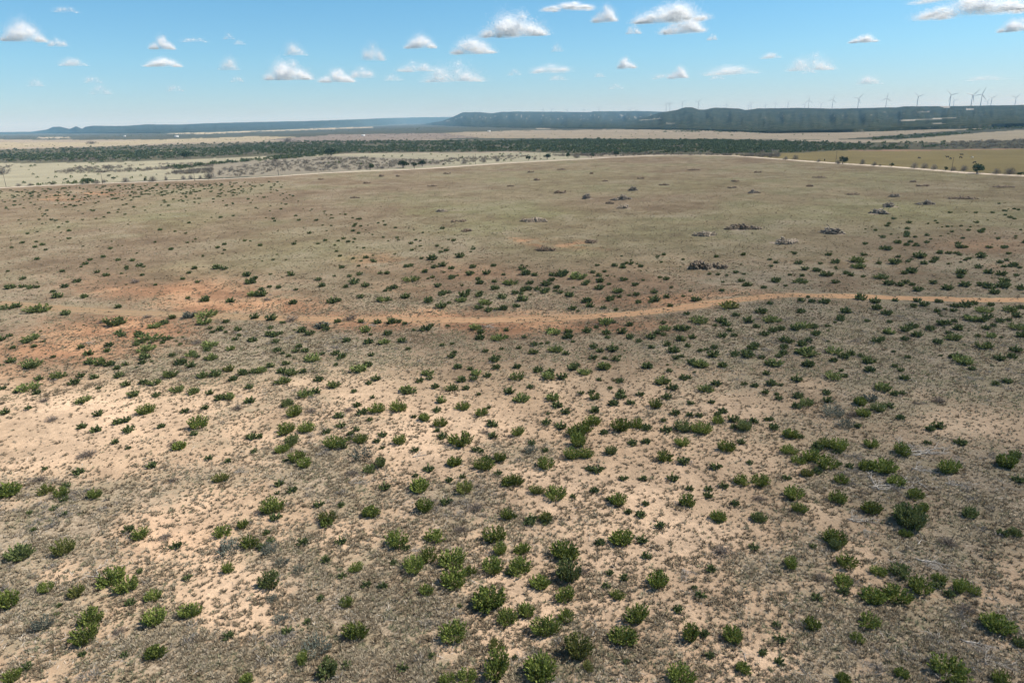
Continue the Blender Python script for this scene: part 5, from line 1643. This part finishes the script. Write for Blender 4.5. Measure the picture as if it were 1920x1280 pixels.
CL = [mesh_np('cloud', *cloud_mesh(700 + k, 42000, 26 + 4 * k, .0095, .85), M_cloud) for k in range(4)]
CT = [mesh_np('cloud', *cloud_mesh(720 + k, 20000, 15 + 3 * k, .0088, 1.1), M_cloud) for k in range(4)]
CV = [mesh_np('cloud', *cloud_mesh(740 + k, 9000, 10 + k, .0088, 1.3), M_cloud) for k in range(3)]
CLOUDS = [  # centre x, centre y, width, height, b bright / t thin / v very thin, label
    (48, 67, 60, 32, 'b', 'compact white cumulus near the left edge'), (125, 20, 34, 10, 'v', 'faint wisp at the top left'), (110, 83, 30, 13, 't', 'faint small puff right of the compact left cumulus'),
    (305, 85, 38, 22, 'b', 'small white puff upper left, above a flat one'), (308, 120, 58, 15, 'b', 'flat white cloud below a small round puff on the left'), (366, 76, 40, 8, 'v', 'thin streak right of the small upper left puff'),
    (430, 71, 18, 8, 'v', 'tiny faint wisp, upper of two left of centre'), (450, 81, 20, 8, 'v', 'tiny faint wisp, lower of two left of centre'), (138, 119, 40, 14, 't', 'faint flat puff under the compact left cumulus'),
    (430, 125, 36, 18, 't', 'faint puff left of the large low cumulus'), (555, 98, 42, 18, 't', 'thin flat cloud above the large low cumulus'), (700, 103, 46, 30, 't', 'slanting ragged cloud left of centre'),
    (790, 82, 58, 24, 'b', 'white cloud with a small tower, left of centre'), (886, 91, 82, 28, 'b', 'white flat-based cumulus below left of the biggest one'), (543, 136, 82, 40, 'b', 'large low white cumulus left of centre'),
    (632, 146, 62, 24, 'b', 'low white cumulus right of the large low one'), (681, 139, 48, 20, 't', 'thin cloud touching the right end of a low cumulus'), (738, 147, 36, 12, 'v', 'very faint flat cloud left of the wide ragged one'),
    (780, 128, 68, 18, 't', 'thin flat cloud above the wide ragged one'), (852, 141, 112, 34, 't', 'wide ragged low cloud at centre'), (965, 138, 26, 10, 'v', 'faint wisp below the biggest cumulus'),
    (176, 151, 26, 12, 'v', 'faint low puff at left, right one of two'), (68, 158, 24, 12, 'v', 'faint low puff at left, left one of two'), (330, 167, 26, 13, 'v', 'faint low puff right of the left pair'),
    (445, 150, 22, 11, 'v', 'faint low puff left of the large low cumulus'), (190, 172, 32, 13, 'v', 'very faint patch under the low left pair'),
    (965, 52, 122, 48, 'b', 'biggest brightest cumulus in the upper middle'), (1065, 14, 92, 13, 'b', 'long thin white streak at the top right of centre'), (1135, 32, 48, 26, 'b', 'slanting white puff between the biggest cumulus and the long one'),
    (1255, 28, 132, 36, 'b', 'long white cumulus bank at the top, right of centre'), (1282, 52, 82, 28, 'b', 'slanting white streak under the long bank'), (1188, 58, 28, 16, 't', 'small puff left under the long bank'),
    (1335, 72, 18, 10, 't', 'tiny puff right below the slanting streak'), (1045, 92, 24, 14, 'v', 'faint slanting wisp right of the biggest cumulus'), (1745, 2, 64, 9, 't', 'thin strip at the top edge on the right'),
    (1822, 17, 146, 34, 'b', 'large white cloud at the top right'), (1904, 52, 46, 22, 'b', 'white cloud cut by the right edge'), (1618, 75, 44, 14, 'b', 'small oval white cloud on the right'),
    (1445, 106, 34, 11, 't', 'faint oval cloud right of centre'), (1520, 123, 76, 26, 't', 'ragged slanting cloud above the turbines'), (1516, 135, 24, 8, 'v', 'faint scrap under the ragged slanting cloud'),
    (1174, 122, 36, 19, 'b', 'small white puff right of centre, alone'), (1272, 140, 38, 20, 'b', 'small white cumulus over the plateau knoll'), (1245, 144, 42, 11, 'v', 'faint tail left of the cumulus over the knoll'),
    (1370, 134, 92, 18, 't', 'long thin ragged cloud over the plateau'), (1345, 146, 26, 8, 'v', 'faint scrap under the long thin plateau cloud'), (1035, 131, 82, 16, 't', 'long thin cloud over the mesa'),
    (1047, 147, 38, 10, 'v', 'faint scrap under the long mesa cloud'), (1630, 154, 42, 12, 't', 'faint oval low cloud above the tall turbines'), (1125, 142, 22, 8, 'v', 'faint dot of cloud right of the mesa cloud'),
    (1155, 164, 28, 8, 'v', 'faintest low cloud over the right end of the mesa'), (1850, 148, 60, 8, 'v', 'faint streak above the rightmost turbines')]
rg = np.random.default_rng(53)
for i, (px, py, wd, ht, k, lab) in enumerate(CLOUDS):
    hor = 247 - .0227 * px
    el = (hor - py) / 1347
    d = min(1350 / max(el, .02), 42000)
    p = at_dist(np.array([px]), np.array([py + ht * .45]), np.array([d]))[0]
    W, Ht = wd / 1347 * d * 1.12, ht / 1347 * d * 1.12
    ms = {'b': CL, 't': CT, 'v': CV}[k]
    rz = math.atan2(-p[0], p[1]) + (math.pi if i % 2 else 0)
    o = link('cloud', ms[int(rg.integers(len(ms)))], None, tuple(p), (0, 0, rz), (W, W * .8, Ht / .8))
    tag(o, lab, 'cloud', 'fair weather clouds in the blue sky')

# thin cloud added out of frame to shade the right of the near field
g0 = ground(np.array([1790.0]), np.array([610.0]))[0]
k_ = 1350 / sdir.z
rgv = np.random.default_rng(56)
nv = 1100
uv = rgv.uniform(0, 1, nv) ** .5 * rgv.uniform(.75, 1.3, nv)
dv = rand_dirs(nv, rgv)
cv_ = dv * (uv * .45)[:, None] * np.array([1, 1, .35])
vv, fv = facets(cv_, dv, .016 * rgv.uniform(.5, 1.4, nv), .014, rgv)
o = link('unseen_shade_cloud', mesh_np('unseen_shade_cloud', vv, fv, M_cloud), None, (g0[0] + sdir.x * k_, g0[1] + sdir.y * k_, 1350), (0, 0, 0), (190, 330, 150))
tag(o, 'unseen thin cloud added above the frame to shade the right of the scrub', 'cloud', kind='stuff')

# ------------------------------------------------------------------ haze
mt, n, l = newmat('haze_air')
pv = n.new('ShaderNodeVolumePrincipled')
pv.inputs['Color'].default_value = (.34, .68, 1.0, 1)
pv.inputs['Absorption Color'].default_value = (1, 1, 1, 1)
pv.inputs['Density'].default_value = 6.0e-5
pv.inputs['Anisotropy'].default_value = 0.0
o = n.new('ShaderNodeOutputMaterial')
l.new(pv.outputs[0], o.inputs['Volume'])
mb = MB()
mb.box((-30000, -30000, -7.5), (30000, 30000, 300))
hz = link('haze', mb.mesh('haze', mt))
tag(hz, 'thin pale blue haze over the whole plain', 'haze', kind='stuff')
